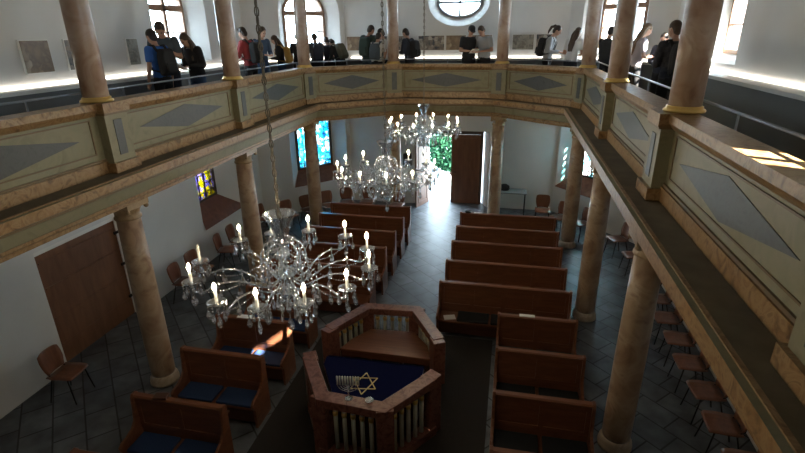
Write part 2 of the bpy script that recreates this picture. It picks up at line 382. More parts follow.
for z in (.35,.85,1.4,1.85): mb.box((.05,0,z),(.015,1.6,.03))
lf=mb.obj('door_leaf',M['door'],d)
mb=MB()
for z in (.4,1.1,1.75): mb.box((.06,.83,z),(.03,.1,.05))
mb.obj('door_hinge',M['blackmetal'],d)

# outdoors seen through the door
mb=MB(); mb.box((0,40,-.2),(90,90,.2)); tag(mb.obj('floor_courtyard',mat('pale_courtyard_paving',(.30,.32,.33),.8,noise=.1)),kind='structure')
mb=MB()
rnd=random.Random(3)
for k in range(5200):
    a=rnd.random()*2*PI; el=rnd.random()*PI; rr=.6+.45*rnd.random()
    c=Vector((math.cos(a)*math.sin(el)*1.3*rr,math.sin(a)*math.sin(el)*.9*rr,1.35+math.cos(el)*1.1*rr))
    q=Quaternion((rnd.random()-.5,rnd.random()-.5,rnd.random()-.5),rnd.random()*6)
    vs=[c+q@Vector(p) for p in ((0,-.12,0),(.06,0,.01),(0,.14,0),(-.06,0,.01))]; mb.add(vs,[(0,1,2,3)])
bush=thing('garden_bush','leafy green bush in sunlight outside the open door','bush',(-.42,19.2,-.1)); bush.scale=(.72,.72,.72)
mb.obj('foliage',mat('green_leaves',(.006,.035,.014),.8,spec=.1,c2=(.015,.06,.03),nscale=3),bush)
mb=MB(); mb.tube([(0,0,0),(.05,0,.5),(0,.05,1.2)],.06)
for a in range(5): mb.tube([(0,0,.4),(.4*math.cos(a*1.3),.3*math.sin(a*1.3),1.4)],[.03,.012])
mb.obj('stem',M['dark'],bush)

# ------------------------------------------------------------------ gallery
GY0=.35
gp=[(3.44,GY0),(3.44,12.4),(1.48,14.0),(-1.48,14.0),(-3.44,12.4),(-3.44,GY0)]
def sweep(poly,prof,mis=None,skip=()):
    """closed polygon sweep of a closed (d,z) profile, d inward"""
    mb=MB(); rings=[[(*p,z) for p in offset_poly(poly,dd)] for dd,z in prof]; n=len(poly); m=len(prof)
    vs=[v for rg in rings for v in rg]
    for j in range(m):
        k=(j+1)%m
        fs=[(j*n+i,j*n+(i+1)%n,k*n+(i+1)%n,k*n+i) for i in range(n)]
        mb.add(vs,fs,mis[j] if mis else 0) if j==0 else [ (mb.f.append(list(f)),mb.mi.append(mis[j] if mis else 0),mb.sm.append(False)) for f in fs]
    return mb
gal=thing('gallery','painted stone gallery with marble bands running around the hall on columns','gallery',(0,7,3.6))
GT=Matrix.Translation((0,-7,-3.6))
# cornice: bands of orange marble and cream
prof=[(-.22,3.06),(.22,3.06),(.22,3.11),(.25,3.13),(.25,3.17),(.29,3.19),(.32,3.33),(.36,3.35),(.36,3.375),(.40,3.39),(.44,3.41),(.44,3.52),(.39,3.52),(.39,3.522),(-.22,3.522)]
mis=[0,0,0,0,2,1,1,2,0,0,0,1,2,3,0]
sweep(gp,prof,mis).xf(GT).obj('cornice',[M['band'],M['cream'],M['line'],M['ledge']],gal)
# inner strip of orange next to ledge edge
sweep(gp,[(.355,3.522),(.39,3.522),(.39,3.532),(.355,3.532)]).xf(GT).obj('ledge_band',M['band'],gal)
# floor slab between polygon and walls
go=[(XW,GY0),(XW,12.75),(3.2,YF),(-3.2,YF),(-XW,12.75),(-XW,GY0)]
gi=offset_poly(gp,-.2)
gi=[gi[0],gi[1],gi[2],gi[3],gi[4],gi[5]]
mb=MB(); vs=[(*p,z) for z in (3.35,3.6) for P_ in (gi,go) for p in P_]
fs=[]
for i in range(5):
    j=i+1; fs+=[(i,j,j+6,i+6),(i+12,i+18,j+18,j+12)]
mb.add(vs,fs); 
mb.prism([(-XW,YN),(XW,YN),(XW,GY0),(-XW,GY0)],3.3,3.6)
mb.xf(GT).obj('gallery_floor',mat('worn_gallery_boards',(.16,.11,.07),.6,noise=.2,nscale=3),gal)
# ceiling lining under gallery in white
# parapet
segs=[]
YS=[GY0,2.34,5.61,8.88,12.4]
for i in range(len(YS)-1): segs.append(((3.44,YS[i]),(3.44,YS[i+1])))
segs+= [((3.44,12.4),(1.48,14.0)),((1.48,14.0),(-1.48,14.0)),((-1.48,14.0),(-3.44,12.4))]
for i in range(len(YS)-1): segs.append(((-3.44,YS[-1-i]),(-3.44,YS[-2-i])))
segs.append(((-3.44,GY0),(3.44,GY0)))
TOP=4.42
def miter_panel(a,b,d0,d1,z0,z1):
    pass
for a,b in segs:
    A=Vector(a);B=Vector(b);L=(B-A).length;dv=(B-A)/L;nv=Vector((-dv.y,dv.x)); ang=math.atan2(dv.y,dv.x)
    def lp(u,v,z): q=A+dv*u+nv*v; return (q.x,q.y-7,z-3.6)
    mb=MB()
    mb.box(lp(L/2,-.03,3.96),(L,.14,.87),0,ang)              # core
    mb.box(lp(L/2,.05,3.60),(L,.05,.155),1,ang).box(lp(L/2,.045,3.695),(L,.03,.03),2,ang)           # base mould
    e=.26
    for z in (3.79,4.22): mb.box(lp(L/2,.045,z),(L-2*e-.12,.012,.016),2,ang)
    for u in (e+.07,L-e-.07): mb.box(lp(u,.045,4.005),(.016,.012,.43),2,ang)
    pn=mb.obj('parapet_panel',[M['cream'],M['band'],M['line']],gal)
    mb=MB(); hw=(L-2*e)*.40; hh=.18; cz=4.0
    vs=[lp(L/2-hw,.047,cz),lp(L/2,.047,cz-hh),lp(L/2+hw,.047,cz),lp(L/2,.047,cz+hh)]+[lp(L/2-hw,.03,cz),lp(L/2,.03,cz-hh),lp(L/2+hw,.03,cz),lp(L/2,.03,cz+hh)]
    mb.add(vs,[(0,1,2,3),(7,6,5,4),(0,4,5,1),(1,5,6,2),(2,6,7,3),(3,7,4,0)]); mb.obj('diamond_inlay',M['inlay'],pn)
sweep(gp,[(.05,4.26),(.09,4.30),(.12,4.34),(.12,TOP),(-.16,TOP),(-.16,4.28),(-.1,4.26)],[0,0,0,0,0,0,0]).xf(GT).obj('coping',M['band'],gal)
gcols=[(3.44,2.34),(3.44,5.61),(3.44,8.88),(3.44,12.4),(1.48,14.0),(-1.48,14.0),(-3.44,12.4),(-3.44,8.88),(-3.44,5.61),(-3.44,2.34)]
def inward(p):
    x,y=p
    if abs(x)>3 and y<12: return Vector((-1 if x>0 else 1,0))
    if abs(x)>3: return Vector((-(1 if x>0 else -1),-.41)).normalized()
    return Vector((-(1 if x>0 else -1)*.36,-1)).normalized()
for p in gcols:
    nv=inward(p); ang=math.atan2(nv.y,nv.x)-PI/2; ang2=ang
    def lp(u,v,z):
        t=Vector((nv.y,-nv.x)); q=Vector(p)+t*u+nv*v; return (q.x,q.y-7,z-3.6)
    mb=MB(); rz=math.atan2(-nv.x,nv.y)
    mb.box(lp(0,.06,3.96),(.40,.22,.86),0,rz).box(lp(0,.075,3.588),(.46,.27,.13),1,rz).box(lp(0,.07,4.36),(.46,.28,.125),1,rz).box(lp(0,.07,4.285),(.43,.25,.03),2,rz)
    pl=mb.obj('pilaster',[M['cream'],M['band'],M['line']],gal)
    mb=MB(); mb.box(lp(0,.172,3.97),(.14,.012,.46),0,rz); mb.obj('inlay_strip',M['inlay'],pl)
# floor trim under gallery seen nowhere else

# columns
LOWN={(-3.44,5.61):'tall marble column at left, nearest, beside the blue cushioned pews',(-3.44,8.88):'marble column at left in front of the yellow stained glass window',(-3.44,12.4):'marble column in front of the blue stained glass window',(-1.48,14.0):'marble column behind the middle chandelier at the far end',
(1.48,14.0):'marble column right of the open entrance door',(3.44,12.4):'farthest marble column of the right aisle, before the turquoise window',(3.44,8.88):'marble column of the right aisle, second from the near end',(3.44,5.61):'nearest and largest marble column in the right aisle',(3.44,2.34):'marble column at the far right edge, close to the viewer',(-3.44,2.34):'marble column at the far left edge, close to the viewer'}
def low_column():
    t=thing('marble_column','','column')
    prof=[(.176,.16),(.180,.2),(.182,.8),(.180,1.4),(.174,2.0),(.160,2.80)]
    MB().lathe(prof,28).obj('shaft',M['shaftw'],t)
    MB().lathe([(.22,0),(.22,.04),(.205,.06),(.21,.09),(.19,.12),(.178,.16)],28).obj('base',M['basestone'],t)
    mb=MB(); mb.lathe([(.160,2.80),(.18,2.81),(.18,2.84),(.163,2.85),(.168,2.91),(.195,2.96),(.20,2.98)],28)
    mb.box((0,0,3.02),(.42,.42,.078))
    for sx in (-1,1):
        for sy in (-1,1): mb.lathe([(.032,-.025),(.036,0),(.032,.025)],10,(sx*.18,sy*.18,2.955),mtx=Matrix.Rotation(PI/2,3,'X')@Matrix.Rotation(PI/4*sx*sy,3,'Y'))
    mb.obj('capital',M['cap'],t); return t
c0=low_column(); first=True
for p in gcols:
    if abs(p[1]-2.34)<.01: continue
    c=c0 if first else dup(c0); first=False
    c.location=(p[0],p[1],0); c['label']=LOWN[p]; c['group']='columns carrying the gallery'
UPN={(-3.44,5.61):'upper marble column on the parapet at the left edge of the gallery',(-3.44,8.88):'upper marble column between the long haired girl and the red shirt student',(-3.44,12.4):'upper marble column in front of the left arched window',(-1.48,14.0):'upper marble column left of the man in dark jacket, left of the oval window',
(1.48,14.0):'upper marble column right of the two students under the oval window',(3.44,12.4):'upper marble column just right of the long haired woman in white',(3.44,8.88):'upper marble column with gold base in front of the right arched window',(3.44,5.61):'thick pink upper marble column with gold ring at the right edge'}
def up_column():
    t=thing('gallery_column','','column')
    h=ZC-TOP
    MB().lathe([(.155,.065),(.157,.8),(.150,2),(.135,h-.3)],28).obj('shaft',M['shaft'],t)
    MB().lathe([(.195,0),(.20,.015),(.19,.03),(.172,.036),(.175,.055),(.155,.065)],28).obj('base',M['gold'],t)
    mb=MB(); mb.lathe([(.145,h-.3),(.17,h-.28),(.15,h-.25),(.2,h-.1)],28); mb.box((0,0,h-.05),(.46,.46,.1)); mb.obj('capital',M['cap'],t); return t
c0=up_column(); first=True
for p in gcols:
    if abs(p[1]-2.34)<.01: continue
    c=c0 if first else dup(c0); first=False
    c.location=(p[0]*(1.02 if p[1]<6 else 1),p[1],TOP); c['label']=UPN[p]; c['group']='columns on the gallery parapet'
# handrail just behind the parapet
rp=offset_poly(gp,-.24)
for (i,j,lab) in ((4,5,'thin steel handrail behind the left gallery parapet'),(0,1,'thin steel handrail behind the right gallery parapet'),(1,4,'thin steel handrail behind the far gallery parapet')):
    ids=list(range(i,j+1)); pts=[rp[k] for k in ids]
    t=thing('handrail',lab,'railing',(pts[0][0],pts[0][1],3.6),group='gallery handrails'); off=Vector((-pts[0][0],-pts[0][1],-3.6))
    MB().tube([Vector((*p,4.53))+off for p in pts],.014).obj('rail',M['steel'],t)
    for a,b in zip(pts,pts[1:]):
        n=max(1,round((Vector(b)-Vector(a)).length/1.6))
        for k in range(n+(1 if b==pts[-1] else 0)):
            q=Vector(a).lerp(Vector(b),min(.995,max(.005,k/n))); MB().tube([Vector((q.x,q.y,3.6))+off,Vector((q.x,q.y,4.53))+off],.011).obj('rail_post',M['steel'],t)

# ------------------------------------------------------------------ exhibition counters, panels
def counter(a,b,name_lab):
    A=Vector(a);B=Vector(b);L=(B-A).length;dv=(B-A)/L; nv=Vector((-dv.y,dv.x)); ang=math.atan2(dv.y,dv.x)
    t=thing('exhibition_counter',name_lab,'counter',(A.x,A.y,3.6),ang,'exhibition counters along the gallery wall')
    mb=MB(); mb.box((L/2,.17,.43),(L-.02,.30,.86)); mb.obj('counter_body',M['greyp'],t)
    mb=MB(); mb.box((L/2,.18,.885),(L,.36,.05)); mb.obj('counter_top',M['white'],t)
    mb=MB(); mb.box((L/2,.022,.935),(L-.1,.024,.03)); mb.obj('light_strip',M['led'],t)
def wallpt(w,u,d): q=w.a+w.d*u-w.n*d; return (q.x,q.y)
counter(wallpt(wL,.12,.005),wallpt(wL,8.2,.005),'grey counter with lit white top along the left gallery wall')
counter(wallpt(wFL,.12,.005),wallpt(wFL,chL-.12,.005),'grey counter with lit white top below the left arched window')
counter(wallpt(wF,.12,.005),wallpt(wF,6.28,.005),'grey counter with lit white top under the oval window')
counter(wallpt(wFR,.12,.005),wallpt(wFR,chL-.12,.005),'grey counter with lit white top below the right arched window')
counter(wallpt(wR,5.5,.005),wallpt(wR,sr(12.75)-.12,.005),'grey counter with lit white top along the right gallery wall')
def panel(w,u,wd,h,z,pm,lab):
    q=w.a+w.d*u-w.n*.018; ang=math.atan2(w.d.y,w.d.x)
    t=thing('wall_picture',lab,'picture',(q.x,q.y,z),ang,'photo panels on the gallery wall')
    MB().box((0,0,h/2),(wd,.03,h)).obj('board',M['white'],t)
    MB().box((0,.018,h/2),(wd-.03,.008,h-.03)).obj('photo_print',pm,t)
for x0,x1,k,lab in ((-.98,-.20,3,'dark crowd photo panel left below the oval window'),(-.17,.42,1,'sepia photo panel under the middle of the oval window'),(.46,1.15,1,'brown photo panel behind the two students with papers'),(1.70,2.30,2,'archive photo panel right of the upper column beside the oval window'),(2.34,2.9,3,'dark photo panel behind the ponytailed girl'),(-3.15,-2.6,1,'sepia photo panel left of the green jacket student'),(-2.2,-1.3,3,'dark photo panel behind the green jacket student')):
    panel(wF,3.2-(x0+x1)/2,x1-x0,.42,4.72,PIC[k],lab)
for y,wd,k,lab in ((7.2,.34,0,'narrow dark photo panel beside the left edge of the gallery'),(8.55,.30,2,'narrow photo panel left of the blue shirt student'),(6.5,.5,1,'sepia photo panel at the near end of the left wall')):
    panel(wL,sl(y),wd,.48,4.70,PIC[k],lab)
for y,wd,k,lab in ((12.2,.8,1,'sepia photo panel on the right gallery wall beside the corner'),(11.1,.7,2,'grey photo panel on the right gallery wall behind the plaid shirt')):
    panel(wR,sr(y),wd,.42,4.72,PIC[k],lab)

# ------------------------------------------------------------------ pews
def end_profile(h=.97):
    return [(.05,0),(.055,h-.03),(.035,h),(-.035,h),(-.06,h-.05),(-.075,h-.22),(-.10,.60),(-.16,.53),(-.26,.49),(-.36,.475),(-.41,.44),(-.41,.39),(-.37,.32),(-.36,.0)]
def pew(x0,x1,y,label,group):
    t=thing('pew',label,'pew',((x0+x1)/2,y,0),0,group); hw=(x1-x0)/2
    mb=MB(); mb.box((0,.0,.50),(2*hw-.06,.03,.86)); n=max(2,round(2*hw/.65)); st=.07
    # rails and stiles on both faces
    for s_ in (-1,1):
        for z in (.88,.12 if s_>0 else .48): mb.box((0,s_*.02,z),(2*hw-.06,.018,.07))
        for k in range(n+1): mb.box((-hw+.06+(2*hw-.12)*k/n,s_*.02,.68 if s_<0 else .50),(st,.016,.36 if s_<0 else .72))
    mb.obj('backrest',M['pew'],t)
    MB().prism([(-.045,.92),(.04,.92),(.045,.94),(.03,.957),(-.03,.957),(-.05,.94)],-hw+.02,hw-.02,'x').obj('top_rail',M['pew'],t)
    MB().box((0,-.19,.325),(2*hw-.06,.36,.03)).obj('seat',M['pew'],t)
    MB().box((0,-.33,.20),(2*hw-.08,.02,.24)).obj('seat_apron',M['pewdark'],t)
    for s_ in (-1,1):
        MB().prism(end_profile(),s_*hw-(.04 if s_>0 else 0),s_*hw+(0 if s_>0 else .04),'x').obj('end_panel',M['pew'],t,.006)
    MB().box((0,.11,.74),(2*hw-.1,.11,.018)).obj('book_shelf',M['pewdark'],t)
    return t
def cushion(x,y,w,m,label,group):
    mb=MB(); mb.box((0,0,.022),(w,.33,.044)); o=mb.obj('seat_cushion',m,None,.015); o.location=(x,y,.342); tag(o,label,'cushion',group)
ords=['first','second','third','fourth','fifth','sixth','seventh']
for i,y in enumerate([8.04,8.96,9.95,10.87,11.82]):
    pew(.70,3.04,y,'long dark oak pew right of the tiled aisle, %s row counted from the door end'%ords[4-i],'long pews right of the tiled aisle')
for i,y in enumerate([8.34,9.32,10.24,11.15,12.0]):
    pew((-2.82),-.62,y,'long dark oak pew left of the tiled aisle, %s row counted from the far wall'%ords[4-i],'long pews left of the tiled aisle')
for i,y in enumerate([7.08,6.14,5.19,4.24,3.3]):
    pew(1.79,3.03,y,'short dark oak pew right of the railed platform, %s row down from the long pews'%ords[i],'short pews right of the platform')
for i,y in enumerate([7.2,6.2,5.27,4.25,3.3]):
    pew(-2.72,-1.43,y,'short dark oak pew left of the railed platform, %s row down from the long pews'%ords[i],'short pews left of the platform')
for i,y in enumerate([7.2,6.2,5.27,4.25,3.3]):
    for k,x in enumerate((-2.38,-1.77)): cushion(x,y-.20,.55,M['blue'],'blue seat cushion on the short left pew, row %s from the long pews, %s side'%(ords[i],'outer' if k==0 else 'inner'),'blue cushions on the left pews')
for i,y in enumerate([7.08,6.14,5.19,4.24]):
    for k,x in enumerate((2.11,2.71)): cushion(x,y-.20,.55,M['blackc'],'dark seat cushion on the short right pew, row %s from the long pews, %s side'%(ords[i],'inner' if k==0 else 'outer'),'dark cushions on the right pews')
for k,x in enumerate((1.35,1.95)): cushion(x,8.04-.20,.56,M['blackc'],'dark seat cushion on the nearest long right pew, %s'%('beside the white sheet' if k==0 else 'second from the aisle'),'dark cushions on the right pews')
def small(name,label,cat,mb,mats,loc,rz=0,bevel=0):
    o=mb.obj(name,mats,None,bevel); o.location=loc; o.rotation_euler=(0,0,rz); tag(o,label,cat); return o
small('paper_sheet','white sheet of paper on the seat of the nearest long right pew','paper',MB().box((0,0,.004),(.21,.15,.008)),M['paper'],(.93,7.80,.342),.3)
small('paper_slip','white slip lying on the top rail of the first short right pew','paper',MB().box((0,0,.006),(.24,.07,.012)),M['paper'],(2.25,7.08,.959),.02)
small('paper_slip','white slip on the top rail of the farthest right pew','paper',MB().box((0,0,.006),(.2,.07,.012)),M['paper'],(1.15,11.82,.959),.02)
small('paper_slip','white slip on the top rail of the short left pew below the chandelier','paper',MB().box((0,0,.006),(.26,.09,.012)),M['paper'],(-2.2,6.2,.959),.05)
small('prayer_book','small dark book on the top rail of the left pew beside the column','book',MB().box((0,0,.016),(.17,.11,.032)),[M['pewdark']],(-2.3,4.25,.959),.2,.004)
small('cap','small dark cap left on the end of the farthest right pew','cap',MB().lathe([(.075,0),(.08,.03),(.06,.06),(.02,.075)],14),M['black'],(.90,11.82,.959))

# ------------------------------------------------------------------ chairs
def make_chair():
    t=thing('shell_chair','','chair')   # faces +y
    # bent plywood shell: seat and backrest
    def sheet(name,pts,w0,w1,th=.012):
        mb=MB(); n=len(pts); vs=[];
        for k,(y,z) in enumerate(pts):
            w=w0[k]
            for j in range(7):
                u=-1+2*j/6; cv=w1*u*u
                vs.append((u*w,y+cv*(1 if name=='backrest' else 0),z+(cv if name=='seat' else 0)))
        m=len(vs)
        vs2=[(x,y-(th if name=='backrest' else 0),z-(th if name=='seat' else 0)) for x,y,z in vs]
        fs=[]
        for k in range(n-1):
            for j in range(6):
                a=k*7+j; fs+=[(a,a+1,a+8,a+7),(a+m,a+m+7,a+m+8,a+m+1)]
        for k in range(n-1): a=k*7; fs+=[(a,a+7,a+7+m,a+m),(a+6,a+6+m,a+13+m,a+13)]
        for j in range(6): a=j; b=(n-1)*7+j; fs+=[(a,a+m,a+1+m,a+1),(b,b+1,b+1+m,b+m)]
        mb.add(vs,fs_ if False else fs,0,True); mb.v+=[]; 
        return mb,vs2
    for name,pts,w,cv in (('seat',[(.20,.425),(.17,.44),(.05,.445),(-.10,.437),(-.19,.445)],[.19,.205,.215,.21,.20],.012),('backrest',[(-.20,.46),(-.215,.52),(-.225,.60),(-.245,.70),(-.265,.79),(-.27,.815)],[.15,.175,.195,.20,.185,.14],.03)):
        mb,vs2=sheet(name,pts,w,cv)
        # append underside vertices
        mb.v+=vs2
        mb.obj(name,M['chair'],t)
    for sx in (-1,1):
        MB().tube([(sx*.17,.13,.43),(sx*.185,.16,.2),(sx*.20,.19,0)],.011).obj('leg',M['blackmetal'],t)
        MB().tube([(sx*.17,-.12,.43),(sx*.19,-.18,.2),(sx*.205,-.23,0)],.011).obj('leg',M['blackmetal'],t)
    mb=MB()
    for sx in (-1,1): mb.tube([(sx*.15,.15,.425),(sx*.15,-.14,.425),(sx*.14,-.21,.48),(sx*.13,-.235,.62)],.010)
    mb.obj('frame_bar',M['blackmetal'],t)
    return t
# mesh vertex count must include undersides: patch MB.add order
ch0=make_chair(); used=False
def chair(x,y,rz,label,group):
    global used
    c=ch0 if not used else dup(ch0); used=True
    c.location=(x,y,0); c.rotation_euler=(0,0,rz); c['label']=label; c['group']=group
for i,(x,y,rz) in enumerate([(-4.62,8.0,R(-85)),(-4.66,8.62,R(-95)),(-4.62,9.66,R(-78)),(-4.64,10.25,R(-85)),(-4.68,11.8,R(-100)),(-4.16,12.2,R(-125)),(-3.78,12.72,R(-130)),(-3.36,13.2,R(-140)),(-2.92,13.6,R(-160)),(-2.32,13.75,R(-178)),(-1.36,13.6,R(175)),(-4.6,5.0,R(-85))]):
    lab=['below the niche left of the chandelier','second along from the side door','half hidden behind the near chandelier','under the yellow window niche','beside the column left of the blue window','left below the blue stained glass','under the blue stained glass window','behind the column under the blue window','right of the blue window column','nearest the dark wall speaker','behind the first left pew near the door','at the left edge near the side door'][i]
    chair(x,y,rz,'red brown shell chair by the left wall, '+lab,'shell chairs along the walls')
labsR=['nearest the table by the door','second from the table by the door','under the far right window, behind the column','right of the farthest aisle column','at the bend of the right wall']
for i,(x,y,rz) in enumerate([(2.86,13.85,R(178)),(3.28,13.35,R(140)),(3.8,12.95,R(125)),(4.55,12.0,R(110)),(4.72,11.05,R(98))]):
    chair(x,y,rz,'red brown shell chair by the right wall, '+labsR[i],'shell chairs along the walls')
for i,y in enumerate([9.7,9.05,8.35,7.7,7.05,6.4,5.75,5.1]):
    chair(4.72+.02*(i%2),y,R(90+3*((i*7)%3-1)),'red brown shell chair in the straight right hand row, %s seen from the far end'%(['first','second','third','fourth','fifth','sixth','seventh','eighth'][i]),'shell chairs along the walls')

# small table beside the far right column
t=thing('side_table','grey narrow table standing at the far wall right of the entrance','table',(1.98,14.55,0))
MB().box((0,0,.74),(.85,.5,.03)).obj('tabletop',M['table'],t)
for sx in (-1,1):
    for sy in (-1,1): MB().tube([(sx*.39,sy*.21,0),(sx*.39,sy*.21,.725)],.014).obj('leg',M['blackmetal'],t)
small('bag','black bag on the grey table right of the entrance','bag',MB().lathe([(.13,0),(.16,.05),(.15,.14),(.06,.19)],12,sq=.6),M['black'],(1.75,14.58,.756))
t=thing('wall_speaker','black loudspeaker fixed to the far wall left of the entrance','speaker',(-1.3,YF,1.3))
MB().box((0,-.16,.18),(.24,.2,.42)).obj('speaker_box',M['black'],t,.01)
MB().box((0,-.03,.18),(.06,.06,.1)).obj('bracket',M['blackmetal'],t)
MB().lathe([(.08,0),(.085,.008),(.03,.012)],16,(0,-.26,.12),mtx=Matrix.Rotation(PI/2,3,'X')).obj('speaker_cone',M['steel'],t)

# ------------------------------------------------------------------ bimah enclosures
def enclosure(pts,h,label,nb=5):
    cx=sum(p[0] for p in pts)/4; cy=sum(p[1] for p in pts)/4
    t=thing('marble_balustrade',label,'balustrade',(cx,cy,0),group='marble balustrades of the platform')
    P=[Vector((p[0]-cx,p[1]-cy)) for p in pts]; c=Vector((0.0,0.0)); cc=Vector((0.05-cx,5.95-cy))
    def strip(w,z0,z1,name,m):
        n=len(P); inn=[];out=[]
        for i,p in enumerate(P):
            if i==0: d=(P[1]-P[0]).normalized(); nn=Vector((-d.y,d.x)); off=nn
            elif i==n-1: d=(P[-1]-P[-2]).normalized(); off=Vector((-d.y,d.x))
            else:
                a=(P[i]-P[i-1]).normalized();b=(P[i+1]-P[i]).normalized(); na=Vector((-a.y,a.x));nb_=Vector((-b.y,b.x)); off=(na+nb_)/(1+na.dot(nb_))
            if off.dot(cc-p)<0: off=-off
            inn.append(p+off*w); out.append(p-off*.015)
        mb=MB(); vs=[(*q,z) for z in (z0,z1) for q in out+inn]; k=2*n; fs=[]
        for i in range(n-1):
            fs+=[(i,i+1,n+i+1,n+i),(k+i,k+n+i,k+n+i+1,k+i+1),(i,k+i,k+i+1,i+1),(n+i,n+i+1,k+n+i+1,k+n+i)]
        fs+=[(0,n,k+n,k),(n-1,k+n-1,k+2*n-1,2*n-1)]
        mb.add(vs,fs); mb.obj(name,m,t,.008)
    strip(.17,h-.12,h,'coping',M['redmarble']); strip(.16,0,.14,'plinth',M['redmarble'])
    for i in range(4):
        p=P[i]; d=(cc-p).normalized(); q=p+d*.10; ang=math.atan2(d.y,d.x)
        MB().box((q.x,q.y,h/2),(.19,.22,h-.02),0,ang).obj('post',M['redmarble'],t,.008)
    for i in range(3):
        a,b=P[i],P[i+1]; dv=(b-a).normalized(); nn=Vector((-dv.y,dv.x)); 
        if nn.dot(cc-a)<0: nn=-nn
        L=(b-a).length
        for k in range(nb):
            u=.21+(L-.42)*k/(nb-1); q=a+dv*u+nn*.07
            mb=MB(); mb.lathe([(.030,.13),(.030,h-.28),(.024,h-.27)],8,(q.x,q.y,0),0); mb.lathe([(.032,h-.27),(.038,h-.24),(.032,h-.2)],8,(q.x,q.y,0),1); mb.lathe([(.028,h-.2),(.028,h-.1)],8,(q.x,q.y,0),0)
            mb.obj('baluster',[M['balus'],M['gold']],t)
    return t
enclosure([(-.87,5.40),(-.37,4.62),(.53,4.56),(1.05,5.30)],.95,'red marble balustrade around the near side of the blue draped desk')
enclosure([(.99,6.46),(.46,7.32),(-.48,7.25),(-.93,6.43)],.80,'red marble balustrade behind the wooden bench on the far side of the platform')
t=thing('curved_bench','brown wooden bench fitted inside the far marble balustrade','bench',(.03,6.8,0))
sp=[(-.74,-.38),(.78,-.38),(.66,-.02),(.36,.33),(-.38,.28),(-.62,-.05)]
MB().prism(sp,.36,.40).obj('seat',wood('warm_bench_oak',(.16,.06,.028),(.24,.095,.045),2,.35),t,.008)
MB().box((0.02,-.35,.31),(1.46,.03,.10)).obj('front_apron',M['pew'],t)
for x in (-.70,-.25,.28,.72): MB().box((x,-.33,.18),(.06,.06,.36)).obj('leg',M['pewdark'],t)
for x in (-.36,.36): MB().box((x,.2,.18),(.06,.06,.36)).obj('leg',M['pewdark'],t)
# desk with cloth
t=thing('reading_desk','dark wooden reading desk under the blue cloth inside the near balustrade','desk',(.1,5.1,0))
dp=[(-.68,.33),(-.335,-.27),(.34,-.32),(.73,.20),(.73,.52),(-.70,.50)]
MB().prism(dp,.80,.84).obj('desktop',M['pew'],t)
MB().prism([(x*.9,y*.85+.02) for x,y in dp],.0,.80).obj('desk_body',M['pewdark'],t)  # solid dark body, added to darken the space behind the balusters
cl=thing('blue_cloth','deep blue velvet cloth with a golden six pointed star on the reading desk','cloth',(.1,5.1,.84))
cp=[(x*1.0,y) for x,y in dp]
mb=MB(); mb.prism(cp,.0,.012); 
# hanging far edge
mb.box((.015,.53,-.10),(1.40,.012,.22)); mb.obj('cloth_sheet',M['velvet'],cl)
mb=MB(); sc_=.19; cx,cy=.0,.03
for s_ in (0,1):
    tri=[Vector((cx+sc_*math.cos(R(90+180*s_+120*k+8)),cy+sc_*1.15*math.sin(R(90+180*s_+120*k+8)),.0145)) for k in range(3)]
    for k in range(3): mb.bar(tri[k],tri[(k+1)%3],.014,.005)
mb.obj('star_embroidery',M['star'],cl)
# menorah
t=thing('menorah','silver candelabrum with a row of white candles on the marble coping','candelabrum',(.03,4.70,.95),R(8))
mb=MB(); mb.lathe([(.05,0),(.052,.012),(.03,.02),(.012,.035),(.009,.09),(.016,.10),(.009,.11),(.008,.18)],14); mb.obj('base',M['silver'],t)
mb=MB()
for k in range(4):
    r=.033*(k+1)
    mb.tube([(r*math.cos(PI+PI*j/12),0,.21+.0+r*.0+ (r*.75)*math.sin(PI+PI*j/12)) for j in range(13)],.0045,6)
mb.tube([(0,0,.1),(0,0,.21)],.005,6); mb.obj('branches',M['silver'],t)
for k in range(9):
    x=-.132+.033*k; MB().lathe([(.012,.205),(.014,.215),(.008,.22)],8,(x,0,0)).obj('candle_cup',M['silver'],t)
    MB().lathe([(.0105,.215),(.0105,.335),(.004,.34)],8,(x,0,0)).obj('candle',M['wax'],t)
tag(MB().box((0,0,.006),(3.1,5.6,.012)).obj('floor_covering',mat('black_brown_covering',(.018,.014,.012),.95,bump=.3,nscale=80)),'dark brown covering under the platform balustrades and the side aisles','covering').location=(.18,4.9,0)  # thin black-brown sheet over the floor around the platform and side aisles
t=thing('bowl','small silver bowl standing beside the candelabrum','bowl',(.30,4.68,.95))
MB().lathe([(.025,0),(.03,.008),(.05,.03),(.055,.045),(.045,.045),(.02,.015)],16).obj('bowl_body',M['silver'],t)

# ------------------------------------------------------------------ chandeliers
CM={}
def cm(key,f,mats):
    if key not in CM: CM[key]=f().mesh(key,mats)
    return CM[key]
def put(name,me,parent,mtx=None,label=None):
    o=bpy.data.objects.new(name,me); col.objects.link(o); o.parent=parent
    if mtx is not None: o.matrix_local=mtx
    if label: o['label']=label
    return o
def f_arm():
    mb=MB(); pts=[(.05,0,-.30),(.12,0,-.35),(.21,0,-.33),(.32,0,-.265),(.44,0,-.225),(.56,0,-.23),(.65,0,-.265),(.715,0,-.25),(.73,0,-.175)]
    # smooth
    def cr(p0,p1,p2,p3,t): return [.5*((2*p1[i])+(-p0[i]+p2[i])*t+(2*p0[i]-5*p1[i]+4*p2[i]-p3[i])*t*t+(-p0[i]+3*p1[i]-3*p2[i]+p3[i])*t**3) for i in range(3)]
    q=[]
    for i in range(len(pts)-1):
        for t in (0,.5): q.append(cr(pts[max(i-1,0)],pts[i],pts[i+1],pts[min(i+2,len(pts)-1)],t))
    q.append(pts[-1]); mb.tube(q,.009,8); return mb
